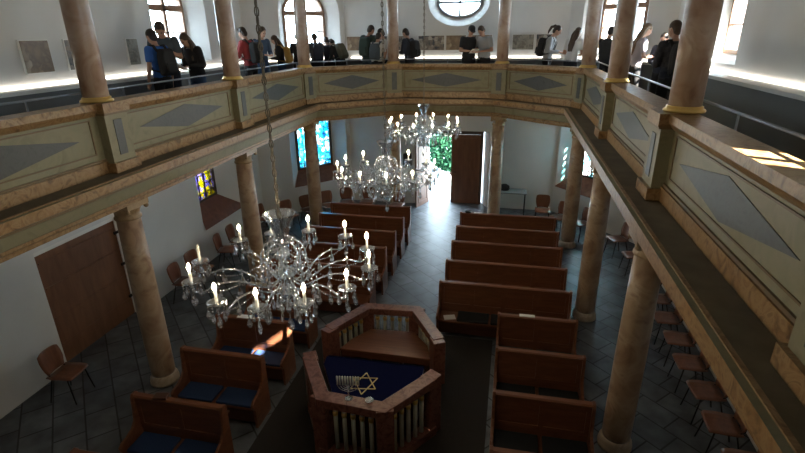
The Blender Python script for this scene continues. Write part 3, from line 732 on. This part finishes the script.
def f_bob():
    mb=MB(); prof=[(.012,-.20),(.02,-.185),(.03,-.178),(.062,-.165),(.072,-.15),(.066,-.15),(.03,-.168),(.014,-.165),(.016,-.15),(.013,-.145)]
    return mb.lathe(prof,16,(.73,0,0),smooth=False)
def f_can(): return MB().lathe([(.0115,-.165),(.0115,-.055),(.007,-.052)],12,(.73,0,0))
def f_fl(): return MB().lathe([(.006,-.054),(.013,-.040),(.0145,-.028),(.009,-.012),(.002,.004)],12,(.73,0,0))
def f_pen(): # string of small beads plus drop, hung from origin
    mb=MB(); mb.lathe([(.002,0),(.007,-.008),(.002,-.016)],6,smooth=False); mb.lathe([(.002,-.018),(.007,-.026),(.002,-.034)],6,smooth=False)
    mb.lathe([(.002,-.036),(.006,-.045),(.013,-.066),(.017,-.082),(.012,-.098),(.003,-.106)],8,smooth=False,sq=.55); return mb
def f_big():
    mb=MB()
    for k in range(3): mb.lathe([(.003,-.02*k),(.010,-.02*k-.01),(.003,-.02*k-.019)],8,smooth=False)
    mb.lathe([(.003,-.06),(.010,-.075),(.022,-.105),(.026,-.13),(.018,-.155),(.003,-.168)],8,smooth=False,sq=.55); return mb
def f_gar():
    mb=MB(); A=Vector((.11,0,-.10)); B=Vector((.64,0,-.27)); n=24
    for k in range(n+1):
        t=k/n; p=A.lerp(B,t); p.z-=.16*4*t*(1-t)*.5; mb.ell(p,(.0075,.0075,.0075),6,4)
    return mb
def f_gar2():  # garland between neighbouring bobeches
    mb=MB(); a=2*PI/12; A=Vector((.70,0,-.19)); B=Vector((.70*math.cos(a),.70*math.sin(a),-.19)); n=16
    for k in range(n+1):
        t=k/n; p=A.lerp(B,t); p.z-=.10*4*t*(1-t); mb.ell(p,(.010,.010,.010),6,4)
    return mb
def f_str():
    mb=MB(); pts=[(.05,.10),(.09,.03),(.16,-.08),(.22,-.19),(.26,-.30),(.265,-.40)]
    for i in range(5):
        for t in (0,.33,.66):
            a,b=pts[i],pts[i+1]; mb.ell((a[0]+(b[0]-a[0])*t,0,a[1]+(b[1]-a[1])*t),(.0085,.0085,.0095),6,4)
    return mb
def f_stem():
    mb=MB(); mb.lathe([(.015,.02),(.05,.06),(.04,.10),(.03,.12),(.04,.14),(.022,.16),(.016,.0)],14,smooth=False) if False else None
    prof=[(.008,-.60),(.03,-.58),(.04,-.55),(.02,-.52),(.02,-.50),(.055,-.46),(.075,-.42),(.05,-.37),(.025,-.34),(.025,-.31),(.07,-.28),(.10,-.25),(.10,-.22),(.05,-.20),(.025,-.17),(.03,-.12),(.055,-.07),(.05,-.02),(.022,.02),(.02,.05),(.035,.08),(.02,.10),(.018,.11)]
    return mb.lathe(prof,16,smooth=False)
def f_bowl(): return MB().lathe([(.02,.0),(.05,.03),(.045,.07),(.06,.11),(.085,.19),(.128,.28),(.133,.29),(.12,.288),(.075,.20),(.04,.12),(.01,.10)],20,smooth=False)
def f_scroll():
    mb=MB(); pts=[(.03,0,.04),(.08,0,.06),(.14,0,.03),(.18,0,-.05),(.19,0,-.14),(.15,0,-.2),(.10,0,-.2)]
    mb.tube(pts,.007,6)
    for k,p in enumerate(pts[1:]): mb.ell((p[0],p[1],p[2]-.015),(.009,.009,.012),6,4)
    return mb
chand_lab=['large crystal chandelier with twelve electric candles nearest the viewer, over the left pews','crystal chandelier with lit candles hanging in the middle, over the left far pews','smallest looking crystal chandelier hanging farthest away, just above the entrance door']
for ci,(cy,zf) in enumerate(((3.45,3.57),(7.02,3.43),(10.38,3.52))):
    t=thing('crystal_chandelier',chand_lab[ci],'chandelier',(0,cy,zf),R(5+9*ci),'crystal chandeliers in the nave')
    put('stem',cm('stem',f_stem,M['crystal']),t); put('top_bowl',cm('bowl',f_bowl,M['crystal']),t)
    for k in range(12):
        if ci==0: ang=[-142,148,124,96,64,34,3,-26,-54,-80,-106,-172][k]-5
        else: ang=30*k
        rot=Matrix.Rotation(R(ang),4,'Z')
        a=put('arm',cm('arm',f_arm,M['crystal']),t,rot)
        put('drip_pan',cm('bob',f_bob,M['crystal']),a)
        put('electric_candle',cm('can',f_can,M['wax']),a)
        off=(ci==0 and k==11)
        put('bulb',cm('fl0' if off else 'fl',f_fl,M['bulboff'] if off else M['flame']),a,label='unlit bulb' if off else 'glowing bulb')
        for j in range(5):
            q=2*PI*j/5+.3
            put('crystal_pendant',cm('pen',f_pen,M['crystal']),a,Matrix.Translation((.73+.066*math.cos(q),.066*math.sin(q),-.16))@Matrix.Rotation(q,4,'Z')@Matrix.Scale(1.25,4))
        put('crystal_drop',cm('big',f_big,M['crystal']),a,Matrix.Translation((.73,0,-.205)))
        put('crystal_drop',cm('big',f_big,M['crystal']),a,Matrix.Translation((.54,0,-.20)))
        put('bead_garland',cm('gar',f_gar,M['crystal']),a)
        if ci:
            put('bead_swag',cm('gar2',f_gar2,M['crystal']),a); q=PI/12
            put('crystal_drop',cm('big',f_big,M['crystal']),a,Matrix.Translation((.68*math.cos(q),.68*math.sin(q),-.29)))
            put('crystal_drop',cm('big',f_big,M['crystal']),a,Matrix.Translation((.36*math.cos(q),.36*math.sin(q),-.20)))
        else: put('crystal_drop',cm('big',f_big,M['crystal']),a,Matrix.Translation((.38,0,-.22)))
    for k in range(8):
        s_=put('scroll',cm('scroll',f_scroll,M['crystal']),t,Matrix.Rotation(R(45*k+20),4,'Z'))
        put('crystal_drop',cm('big',f_big,M['crystal']),s_,Matrix.Translation((.19,0,-.16)))
    for k in range(16):
        s_=put('bead_strand',cm('str',f_str,M['crystal']),t,Matrix.Rotation(R(22.5*k+9),4,'Z'))
        put('crystal_drop',cm('big',f_big,M['crystal']),s_,Matrix.Translation((.265,0,-.40)))
    for k in range(10): put('crystal_drop',cm('big',f_big,M['crystal']),t,Matrix.Translation((.09*math.cos(PI*.2*k),.09*math.sin(PI*.2*k),-.42)))
    put('crystal_finial',cm('big',f_big,M['crystal']),t,Matrix.Translation((0,0,-.60))@Matrix.Scale(1.3,4))
    mb=MB(); z=.13; top=ZC-zf; n=0; mb.tube([(0,0,.10),(0,0,top-.1)],.005,6)
    while z<top-.1:
        m=Matrix.Rotation(PI/2*(n%2),3,'Z')
        mb.tube([m@Vector((.016*math.cos(2*PI*j/8),0,z+.03+.034*math.sin(2*PI*j/8))) for j in range(9)],.005,5); z+=.058; n+=1
    o=mb.obj('chain',M['iron'],t)
    MB().lathe([(.02,top-.14),(.06,top-.10),(.10,top-.04),(.11,top)],20).obj('ceiling_rose',M['gold'],t)
# ------------------------------------------------------------------ people on the gallery
def colm(name,c,rough=.85,bump=.15): 
    if name not in M: M[name]=mat(name,c,rough,nscale=30,bump=bump)
    return M[name]
def plaid():
    m,nt,b,o=newmat('plaid_cloth'); tc=nt.nodes.new('ShaderNodeTexCoord'); ck=nt.nodes.new('ShaderNodeTexChecker'); ck.inputs['Scale'].default_value=14
    ck.inputs['Color1'].default_value=(.022,.024,.034,1); ck.inputs['Color2'].default_value=(.035,.036,.046,1)
    nt.links.new(tc.outputs['Object'],ck.inputs[0]); nt.links.new(ck.outputs[0],b.inputs['Base Color']); b.inputs['Roughness'].default_value=.9; return m
M['plaid']=plaid()
def remesh(mb,name,mats,parent,voxel,smooth=2):
    o=mb.obj(name,mats,None); 
    md=o.modifiers.new('r','REMESH'); md.mode='VOXEL'; md.voxel_size=voxel; md.use_smooth_shade=True
    if smooth: s_=o.modifiers.new('s','SMOOTH'); s_.iterations=smooth; s_.factor=.5
    dg=bpy.context.evaluated_depsgraph_get(); me=bpy.data.meshes.new_from_object(o.evaluated_get(dg)); me.name=name
    o.modifiers.clear(); o.data=me
    if len(me.materials)==0:
        for m_ in (mats if isinstance(mats,(list,tuple)) else [mats]): me.materials.append(m_)
    if parent: o.parent=parent
    return o
def limb(mb,a,b,ra,rb,n=10):
    a=Vector(a);b=Vector(b); mb.tube([a,a.lerp(b,.33),a.lerp(b,.66),b],[ra,ra*.75+rb*.25,ra*.3+rb*.7,rb],n); mb.ell(a,(ra,)*3,n,6); mb.ell(b,(rb,)*3,n,6)
def person(x,y,rz,h,label,shirt,trousers,hair,haircol=(.02,.014,.01),lean=10,nod=20,turn=0,arms='hold',sleeve='short',skirt=None,paper=None,pack=None,width=1.0,vest=None,strapcol=None,packlab=None,paperlab=None):
    t=thing('person',label,'person',(x,y,3.602),rz,'visitors on the gallery')
    s=h/1.74; W=width
    piv=Vector((0,0,.95*s)); Lm=Matrix.Rotation(-R(lean),3,'X')
    def T(p): p=Vector(p)*s; return piv+Lm@(p-piv) if p.z>piv.z-.001 else p
    neck=T((0,.0,1.47)); hc=T((0,.02,1.60))
    Hm=Lm@Matrix.Rotation(R(turn),3,'Z')@Matrix.Rotation(-R(nod),3,'X')
    hb=neck+Hm@Vector((0,.01,.05))*s
    def Hd(p): return hb+Hm@(Vector(p)*s)
    sh=[T((sx*.175*W,0,1.405)) for sx in (-1,1)]
    hip=[Vector((sx*.09*W,0,.90))*s for sx in (-1,1)]; knee=[Vector((sx*.10,.03,.49))*s for sx in (-1,1)]; ank=[Vector((sx*.11,-.01,.08))*s for sx in (-1,1)]
    # arms in body frame
    A={'hold':[((-.25,.03,1.12),(-.10,.25,1.13)),((.25,.03,1.12),(.10,.25,1.13))],
       'down':[((-.24,-.02,1.12),(-.25,.06,.86)),((.24,-.02,1.12),(.25,.06,.86))],
       'counter':[((-.22,.12,1.14),(-.20,.36,1.08)),((.22,.12,1.14),(.20,.36,1.08))],
       'phone':[((-.24,.05,1.14),(-.06,.26,1.30)),((.25,.03,1.13),(.10,.22,1.10))]}[arms]
    el=[T(A[k][0]) for k in (0,1)]; wr=[T(A[k][1]) for k in (0,1)]
    mb=MB()
    # torso
    mb.lathe([(.10*s,.88*s),(.155*s*W,.93*s),(.15*s*W,1.02*s),(.125*s*W,1.12*s),(.15*s*W,1.27*s),(.165*s*W,1.36*s),(.12*s,1.43*s),(.055*s,1.47*s)],16,sq=.66)
    n0=len(mb.v)
    mb.v=[tuple(piv+Lm@(Vector(v)-piv)) if v[2]>piv.z else v for v in mb.v]
    limb(mb,neck-(Lm@Vector((0,0,.04*s))),hb+Hm@Vector((0,0,.03*s)),.056*s,.054*s)
    for k in (0,1):
        sx=(-1,1)[k]
        limb(mb,sh[k],el[k],.052*s,.04*s); limb(mb,el[k],wr[k],.041*s,.027*s)
        limb(mb,hip[k],knee[k],.088*s,.056*s); limb(mb,knee[k],ank[k],.056*s,.042*s)
        limb(mb,ank[k]+Vector((0,-.02,-.035))*s,ank[k]+Vector((0,.14,-.045))*s,.038*s,.032*s)
        # hand: palm, four fingers, thumb
        fd=(wr[k]-el[k]).normalized(); side=Vector((-sx,0,0)); side=(side-fd*side.dot(fd)).normalized(); dn_=fd.cross(side).normalized()
        if dn_.z>0: dn_=-dn_
        pc=wr[k]+fd*.05*s
        mb.ell(pc,(.036*s,.05*s,.020*s),10,6,mtx=Matrix((side,fd,dn_)).transposed())
        for q in range(4):
            b0=wr[k]+fd*.09*s+side*(.024-.016*q)*s; ln=(.062,.072,.068,.054)[q]*s
            mb.tube([b0-fd*.02*s,b0+fd*ln*.5+dn_*.006*s,b0+fd*ln*.85+dn_*.028*s],[.0105*s,.0095*s,.008*s],6)
        b0=wr[k]+fd*.03*s+side*.028*s; mb.tube([b0,b0+side*.022*s+fd*.025*s,b0+side*.024*s+fd*.058*s+dn_*.008*s],[.0125*s,.011*s,.009*s],6)
    # head
    HM=Hm
    mb.ell(Hd((0,.005,.125)),(.076*s,.094*s,.105*s),16,12,mtx=HM); mb.ell(Hd((0,.035,.065)),(.055*s,.062*s,.062*s),14,10,mtx=HM)
    mb.tube([Hd((0,.092,.135)),Hd((0,.108,.105)),Hd((0,.112,.092))],[.009*s,.013*s,.016*s],8)
    for sx in (-1,1): mb.ell(Hd((sx*.078,.0,.115)),(.012*s,.02*s,.032*s),8,6,mtx=HM)
    body=remesh(mb,'body',[M['skin'],M['eye'],M['lip']],t,.011,2)
    eyes=[Hd((sx*.032,.092,.128)) for sx in (-1,1)]; mo=Hd((0,.097,.058))
    for p in body.data.polygons:
        c=p.center
        if (c-mo).length<.020*s and abs((HM.transposed()@(c-mo)).z)<.010*s: p.material_index=2
        for e in eyes:
            if (c-e).length<.014*s: p.material_index=1
    # clothes
    mb=MB(); g=.016
    prof=[(.163*s*W,.86*s),(.172*s*W,.93*s),(.166*s*W,1.02*s),(.145*s*W,1.12*s),(.168*s*W,1.27*s),(.182*s*W,1.36*s),(.135*s,1.435*s),(.07*s,1.46*s)]
    mb.lathe(prof,18,sq=.70); mb.v=[tuple(piv+Lm@(Vector(v)-piv)) if v[2]>piv.z else v for v in mb.v]
    for k in (0,1):
        if sleeve=='short': limb(mb,sh[k],sh[k].lerp(el[k],.62),.070*s,.062*s)
        elif sleeve=='long': limb(mb,sh[k],el[k],.070*s,.056*s); limb(mb,el[k],el[k].lerp(wr[k],.93),.056*s,.040*s)
        else: limb(mb,sh[k],sh[k].lerp(el[k],.12),.066*s,.062*s)
    if skirt: pass
    remesh(mb,'shirt',shirt,t,.016,3)
    if vest:
        mb=MB(); mb.lathe([(r_+.014*s,z_) for r_,z_ in prof[:6]]+[(.15*s,1.44*s)],18,sq=.72); mb.v=[tuple(piv+Lm@(Vector(v)-piv)) if v[2]>piv.z else v for v in mb.v]
        for k in (0,1):
            limb(mb,sh[k],el[k],.08*s,.066*s); limb(mb,el[k],el[k].lerp(wr[k],.9),.066*s,.05*s)
        remesh(mb,'jacket',vest,t,.018,3)
    mb=MB(); mb.lathe([(.155*s*W,.80*s),(.168*s*W,.86*s),(.166*s*W,.93*s),(.155*s*W,.97*s)],16,sq=.74)
    for k in (0,1): limb(mb,hip[k]-Vector((0,0,.02)),knee[k],.098*s,.072*s); limb(mb,knee[k],ank[k]+Vector((0,0,.01)),.072*s,.058*s)
    remesh(mb,'trousers',trousers,t,.018,3)
    for k in (0,1):
        mb=MB(); a=ank[k]; 
        mb.ell(a+Vector((0,.045,-.04))*s,(.05*s,.135*s,.042*s),12,8); mb.ell(a+Vector((0,-.02,-.02))*s,(.047*s,.06*s,.06*s),12,8)
        mb.v=[(v[0],v[1],max(v[2],.0)) for v in mb.v]; mb.obj('shoe',M['black'],t)
    # hair
    hm=colm('hair_%d'%int(haircol[0]*1000),haircol,.5,.3)
    if hair!='cap':
        mb=MB(); mb.ell(Hd((0,-.014,.150)),(.086*s,.098*s,.098*s),16,12,mtx=HM); mb.ell(Hd((0,-.045,.10)),(.078*s,.066*s,.09*s),14,10,mtx=HM)
        if hair=='quiff': mb.ell(Hd((0,.045,.215)),(.055*s,.05*s,.035*s),12,8,mtx=HM)
        if hair=='long':
            for sx in (-1,0,1):
                mb.tube([Hd((sx*.055,-.05,.12)),Hd((sx*.075,-.055,.0)),T((sx*.055,-.07,1.42)),T((sx*.05,-.125,1.28)),T((sx*.04,-.13,1.12))],[.04*s,.04*s,.038*s,.032*s,.014*s],10)
        if hair=='sidefall':
            for sx in (-1,1):
                mb.tube([Hd((sx*.062,-.02,.13)),Hd((sx*.082,.0,.02)),T((sx*.10,.07,1.38)),T((sx*.09,.115,1.22))],[.036*s,.036*s,.034*s,.018*s],10)
            mb.tube([Hd((0,-.06,.1)),T((0,-.10,1.40)),T((0,-.13,1.28))],[.06*s,.06*s,.03*s],10)
        if hair=='ponytail':
            mb.ell(Hd((0,-.115,.17)),(.04*s,.04*s,.045*s),10,8,mtx=HM); mb.tube([Hd((0,-.12,.17)),Hd((0,-.17,.11)),Hd((0,-.16,.0)),Hd((0,-.14,-.07))],[.03*s,.038*s,.03*s,.012*s],10)
        if hair=='bun': mb.ell(Hd((0,-.10,.19)),(.045*s,)*3,10,8,mtx=HM)
        remesh(mb,'hair',hm,t,.010,1)
    else:
        mb=MB(); mb.ell(Hd((0,-.03,.10)),(.08*s,.078*s,.085*s),14,10,mtx=HM); remesh(mb,'hair',hm,t,.011,1)
        mb=MB(); mb.lathe([(.090*s,.14*s),(.092*s,.17*s),(.080*s,.21*s),(.05*s,.235*s),(.01*s,.243*s)],18,mtx=None,sq=1.08)
        mb.prism([(-.07*s,.05*s),(-.06*s,.13*s),(-.02*s,.165*s),(.02*s,.165*s),(.06*s,.13*s),(.07*s,.05*s)],.142*s,.152*s)
        mb.v=[tuple(hb+HM@Vector(v)) for v in mb.v]; mb.obj('cap',M['black'],t)
    def wo(o,lab,cat,grp=None):
        o.matrix_world=Matrix.Translation((x,y,3.602))@Matrix.Rotation(rz,4,'Z'); tag(o,lab,cat,grp)
    if pack:
        pt=thing('backpack',packlab,'backpack',(x,y,3.602),rz,'backpacks worn on the gallery')
        def K(p): return piv+Lm@(Vector(p)*s-piv)
        mb=MB(); pv=[]
        pr_=[(-.145,.98),(-.15,1.10),(-.145,1.28),(-.11,1.40),(.11,1.40),(.145,1.28),(.15,1.10),(.145,.98),(.12,.95),(-.12,.95)]
        n=len(pr_)
        for d_,k_ in ((-.135,1),(-.20,1.03),(-.26,.98),(-.295,.86)):
            for a_,b_ in pr_: pv.append(K((a_*k_,d_,1.17+(b_-1.17)*k_)))
        fs=[tuple(range(n))]+[tuple(3*n+i for i in range(n-1,-1,-1))]
        for r_ in range(3):
            for i in range(n): fs.append((r_*n+i,r_*n+(i+1)%n,(r_+1)*n+(i+1)%n,(r_+1)*n+i))
        mb.add(pv,fs); mb.obj('pack_body',pack,pt,.02)
        mb=MB(); mb.box(K((0,-.30,1.08)),(.20*s,.06*s,.16*s),mtx=Lm); mb.obj('front_pocket',pack,pt,.015)
        for sx in (-1,1):
            mb=MB(); pts=[K((sx*.10,-.14,1.36)),K((sx*.115,-.06,1.475)),K((sx*.12,.04,1.46)),K((sx*.12,.135,1.33)),K((sx*.13,.12,1.15)),K((sx*.15,.0,1.04)),K((sx*.13,-.14,1.02))]
            for a_,b_ in zip(pts,pts[1:]): mb.bar(a_,b_,.05*s,.012*s,up=(0,1,.3))
            mb.obj('shoulder_strap',strapcol or pack,pt)
    if paper:
        q=(wr[0]+wr[1])/2+Lm@Vector((0,.11*s,.012)); mb=MB(); mb.box(q,(.20,.27,.004) if paper!='phone' else (.075,.15,.01),mtx=Matrix.Rotation(R(25),3,'X')); 
        o=mb.obj('paper_sheet' if paper!='phone' else 'phone',M['paper'] if paper!='phone' else M['black'],None); wo(o,paperlab,'paper' if paper!='phone' else 'phone')
    return t
def face(dx,dy): return math.atan2(dy,dx)-PI/2   # local +y toward (dx,dy)
N=colm('navy_cloth',(.018,.024,.04)); BK=colm('black_cloth',(.012,.012,.014)); JE=colm('blue_jeans',(.05,.10,.19)); GY=colm('grey_knit',(.28,.29,.30)); WH=colm('white_shirt',(.55,.55,.55))
BL=colm('royal_blue_cloth',(.03,.12,.42)); RD=colm('dark_red_cloth',(.26,.03,.035)); DG=colm('dark_green_cloth',(.03,.055,.05)); DN=colm('denim_blue_cloth',(.04,.075,.14)); TL=colm('grey_lilac_cloth',(.30,.27,.30)); OL=colm('olive_canvas',(.07,.07,.05)); SL=colm('slate_blue_cloth',(.06,.08,.10)); KH=colm('khaki_brown_cloth',(.13,.10,.07)); MU=colm('mustard_cloth',(.45,.25,.05))
BRN=(.05,.028,.015); DBR=(.03,.018,.012); BLN=(.13,.08,.045)
person(-4.42,8.18,face(-1,.25),1.72,'person in bright blue t-shirt with short black hair, leftmost on the gallery',BL,BK,'short',nod=20,lean=3,arms='down',pack=BK,packlab='black backpack on the person in the bright blue t-shirt')
person(-4.68,8.74,face(.55,-1),1.90,'person in dark t-shirt with swept up hair looking down towards the blue shirt',SL,N,'quiff',DBR,lean=10,nod=35,arms='phone')
person(-4.28,9.05,face(-.25,-1),1.68,'person with long brown hair in black jacket and jeans reading a white sheet',GY,JE,'sidefall',BRN,lean=8,nod=32,arms='hold',sleeve='long',vest=BK,paper=1,paperlab='white sheet held by the long haired person in black jacket at the left')
person(-4.25,11.15,face(-1,.15),1.78,'person in a dark red shirt facing the left wall',RD,BK,'quiff',DBR,lean=6,nod=18,arms='counter',sleeve='long',pack=BK,packlab='large black backpack on the person in the red shirt',width=1.05)
person(-4.45,12.1,face(1,-.5),1.80,'person in blue denim shirt with short brown hair, right of the red shirt',DN,JE,'short',BRN,lean=6,nod=22,arms='hold',sleeve='long',vest=None)
person(-4.22,12.75,face(-1,-.3),1.60,'small person with long brown hair in dark top beside the mustard bag',BK,JE,'sidefall',BRN,lean=5,nod=25,arms='hold',sleeve='long',pack=MU,packlab='mustard yellow backpack left of the corner column')
person(-3.95,13.3,face(-.4,1),1.66,'person in black mostly hidden behind the corner column at the left window',BK,BK,'short',lean=8,nod=24,arms='counter')
person(-3.62,13.75,face(-.7,1),1.64,'person in slate shirt with backpack in front of the left arched window',SL,BK,'short',lean=6,nod=22,arms='counter',pack=N,packlab='navy backpack worn in front of the left arched window')
person(-3.36,14.05,face(-.6,.8),1.57,'person with dark hair half turned right of the slate shirt at the window',N,BK,'short',DBR,lean=12,nod=30,arms='counter')
person(-2.98,13.95,face(-.8,.5),1.62,'person in black bending over the counter at the corner of the gallery',BK,BK,'short',lean=30,nod=32,arms='counter',sleeve='long',pack=OL,packlab='olive backpack on the person bending over the counter')
person(-2.28,14.3,face(.2,.9),1.84,'tall person in a dark green jacket left of the oval window',RD,SL,'short',DBR,lean=6,nod=28,turn=-20,arms='hold',sleeve='long',vest=DG,pack=DG,packlab='dark green backpack on the tall person left of the oval window')
person(-1.98,14.12,face(.1,1),1.64,'person in white t-shirt with dark hair between the green jacket and the column',WH,BK,'short',lean=8,nod=26,arms='hold',pack=SL,packlab='slate blue backpack on the person in the white t-shirt')
person(-1.83,14.5,face(-1,-.3),1.73,'person in a white shirt just left of the column, mostly hidden behind others',WH,N,'short',lean=4,nod=20,arms='down')
person(-1.10,14.42,face(-.9,.4),1.73,'person in navy shirt and dark jacket just right of the column',N,BK,'short',lean=6,nod=20,arms='hold',sleeve='long',vest=N,pack=BK,packlab='black backpack on the person right of the column')
person(.56,14.32,face(.5,-1),1.79,'person in black t-shirt and cap reading a leaflet under the oval window',BK,BK,'cap',lean=6,nod=25,arms='hold',paper=1,paperlab='white leaflet held by the person in the cap',width=1.08)
person(.98,14.32,face(-.5,-1),1.80,'person in grey shirt and black vest beside the one with the cap',GY,BK,'short',DBR,lean=8,nod=35,arms='hold',width=1.05)
person(2.62,14.05,face(.9,-.2),1.76,'person in grey knit top with dark ponytail holding a phone, right of the oval window',GY,BK,'ponytail',DBR,lean=10,nod=25,arms='hold',sleeve='long',pack=BK,packlab='big black backpack on the ponytailed person in the grey top',paper='phone',paperlab='phone held by the ponytailed person')
person(3.16,13.5,face(.6,.8),1.71,'person in white shirt with very long brown hair left of the corner column',WH,N,'long',BRN,lean=12,nod=24,arms='hold')
person(3.85,12.9,face(.7,.7),1.70,'person in black between the two columns in front of the right window',BK,BK,'short',lean=6,nod=25,arms='counter',sleeve='long')
person(4.25,12.5,face(.3,1),1.66,'person in dark navy leaning to the right arched window',N,BK,'bun',DBR,lean=10,nod=25,arms='counter',sleeve='long')
person(4.20,11.35,face(1,.2),1.73,'person in grey lilac shirt with long blond brown hair right of the gold based column',TL,BK,'long',BLN,lean=6,nod=22,arms='hold')
person(4.72,11.35,face(-.6,-1),1.56,'person in dark jacket holding a phone behind the grey lilac shirt',KH,BK,'short',DBR,lean=6,nod=25,arms='phone',sleeve='long',vest=N,paper='phone',paperlab='phone held up behind the grey lilac shirt')
person(4.62,10.3,face(1,.3),1.58,'person with hair tied up, in grey coat, between the lilac and plaid shirts',KH,N,'bun',BRN,lean=8,nod=20,arms='counter',sleeve='long',vest=SL)
person(4.15,8.55,face(-.2,1),1.72,'tall person in dark plaid shirt beside the thick pink column',M['plaid'],BK,'short',BRN,lean=5,nod=12,turn=25,arms='hold',sleeve='long',pack=BK,packlab='black backpack on the tall person in the plaid shirt',width=1.1)

# ------------------------------------------------------------------ light
EXPO=0.95
w=bpy.data.worlds.new('sky'); sc.world=w; w.use_nodes=True; nt=w.node_tree; bg=nt.nodes['Background']
bg.inputs[0].default_value=(.68,.86,1,1); bg.inputs[1].default_value=15.0
def portal(w_,u,z,sx,sz):
    l=bpy.data.lights.new('window_light_portal','AREA'); l.shape='RECTANGLE'; l.size=sx; l.size_y=sz; l.cycles.is_portal=True
    o=bpy.data.objects.new('window_light_portal',l); col.objects.link(o); p=w_.P(u,z,TH+.12); o.location=p
    n=-Vector((w_.n.x,w_.n.y,0)); o.rotation_euler=n.to_track_quat('-Z','Y').to_euler()
for y in (10.2,): portal(wL,sl(y),5.6,1.6,2.0); portal(wR,sr(y),5.6,1.6,2.0)
portal(wFR,chL-1.4,5.6,1.6,2.0); portal(wFL,1.12,5.6,1.6,2.0)
portal(wL,sl(10.72),2.1,1.5,1.9); 
portal(wFL,1.12,2.1,1.5,1.9); portal(wFR,chL-1.05,2.1,1.5,1.9); portal(wF,cO,5.93,1.5,1.2); portal(wF,3.08,1.2,1.9,2.5)

sn=bpy.data.lights.new('sun','SUN'); sn.energy=60; sn.angle=R(.5); sn.color=(1,.93,.82)
so=bpy.data.objects.new('sun',sn); col.objects.link(so); so.location=(30,-14,25); so.rotation_euler=Vector((-1,.5,-.77)).to_track_quat('-Z','Y').to_euler()
portal(wR,sr(2.42),5.8,1.2,2.4)

# ------------------------------------------------------------------ camera
cam=bpy.data.cameras.new('camera'); co=bpy.data.objects.new('camera',cam); col.objects.link(co)
f,yaw,pit,rol,cx=492.886,-.214830,.373560,.0132599,1.772646
fwd=Vector((math.sin(yaw)*math.cos(pit),math.cos(yaw)*math.cos(pit),-math.sin(pit))); rt=Vector((math.cos(yaw),-math.sin(yaw),0)); dn=fwd.cross(rt)
r2=math.cos(rol)*rt+math.sin(rol)*dn; d2=-math.sin(rol)*rt+math.cos(rol)*dn
m=Matrix((r2,-d2,-fwd)).transposed().to_4x4(); m.translation=(cx,0,5.2); co.matrix_world=m
cam.sensor_width=36; cam.lens=f*36/805; cam.clip_start=.02; cam.clip_end=300
sc.camera=co
sc.view_settings.view_transform='Standard'; sc.view_settings.look='None'; sc.view_settings.gamma=1; sc.view_settings.exposure=EXPO; sc.view_settings.use_curve_mapping=False
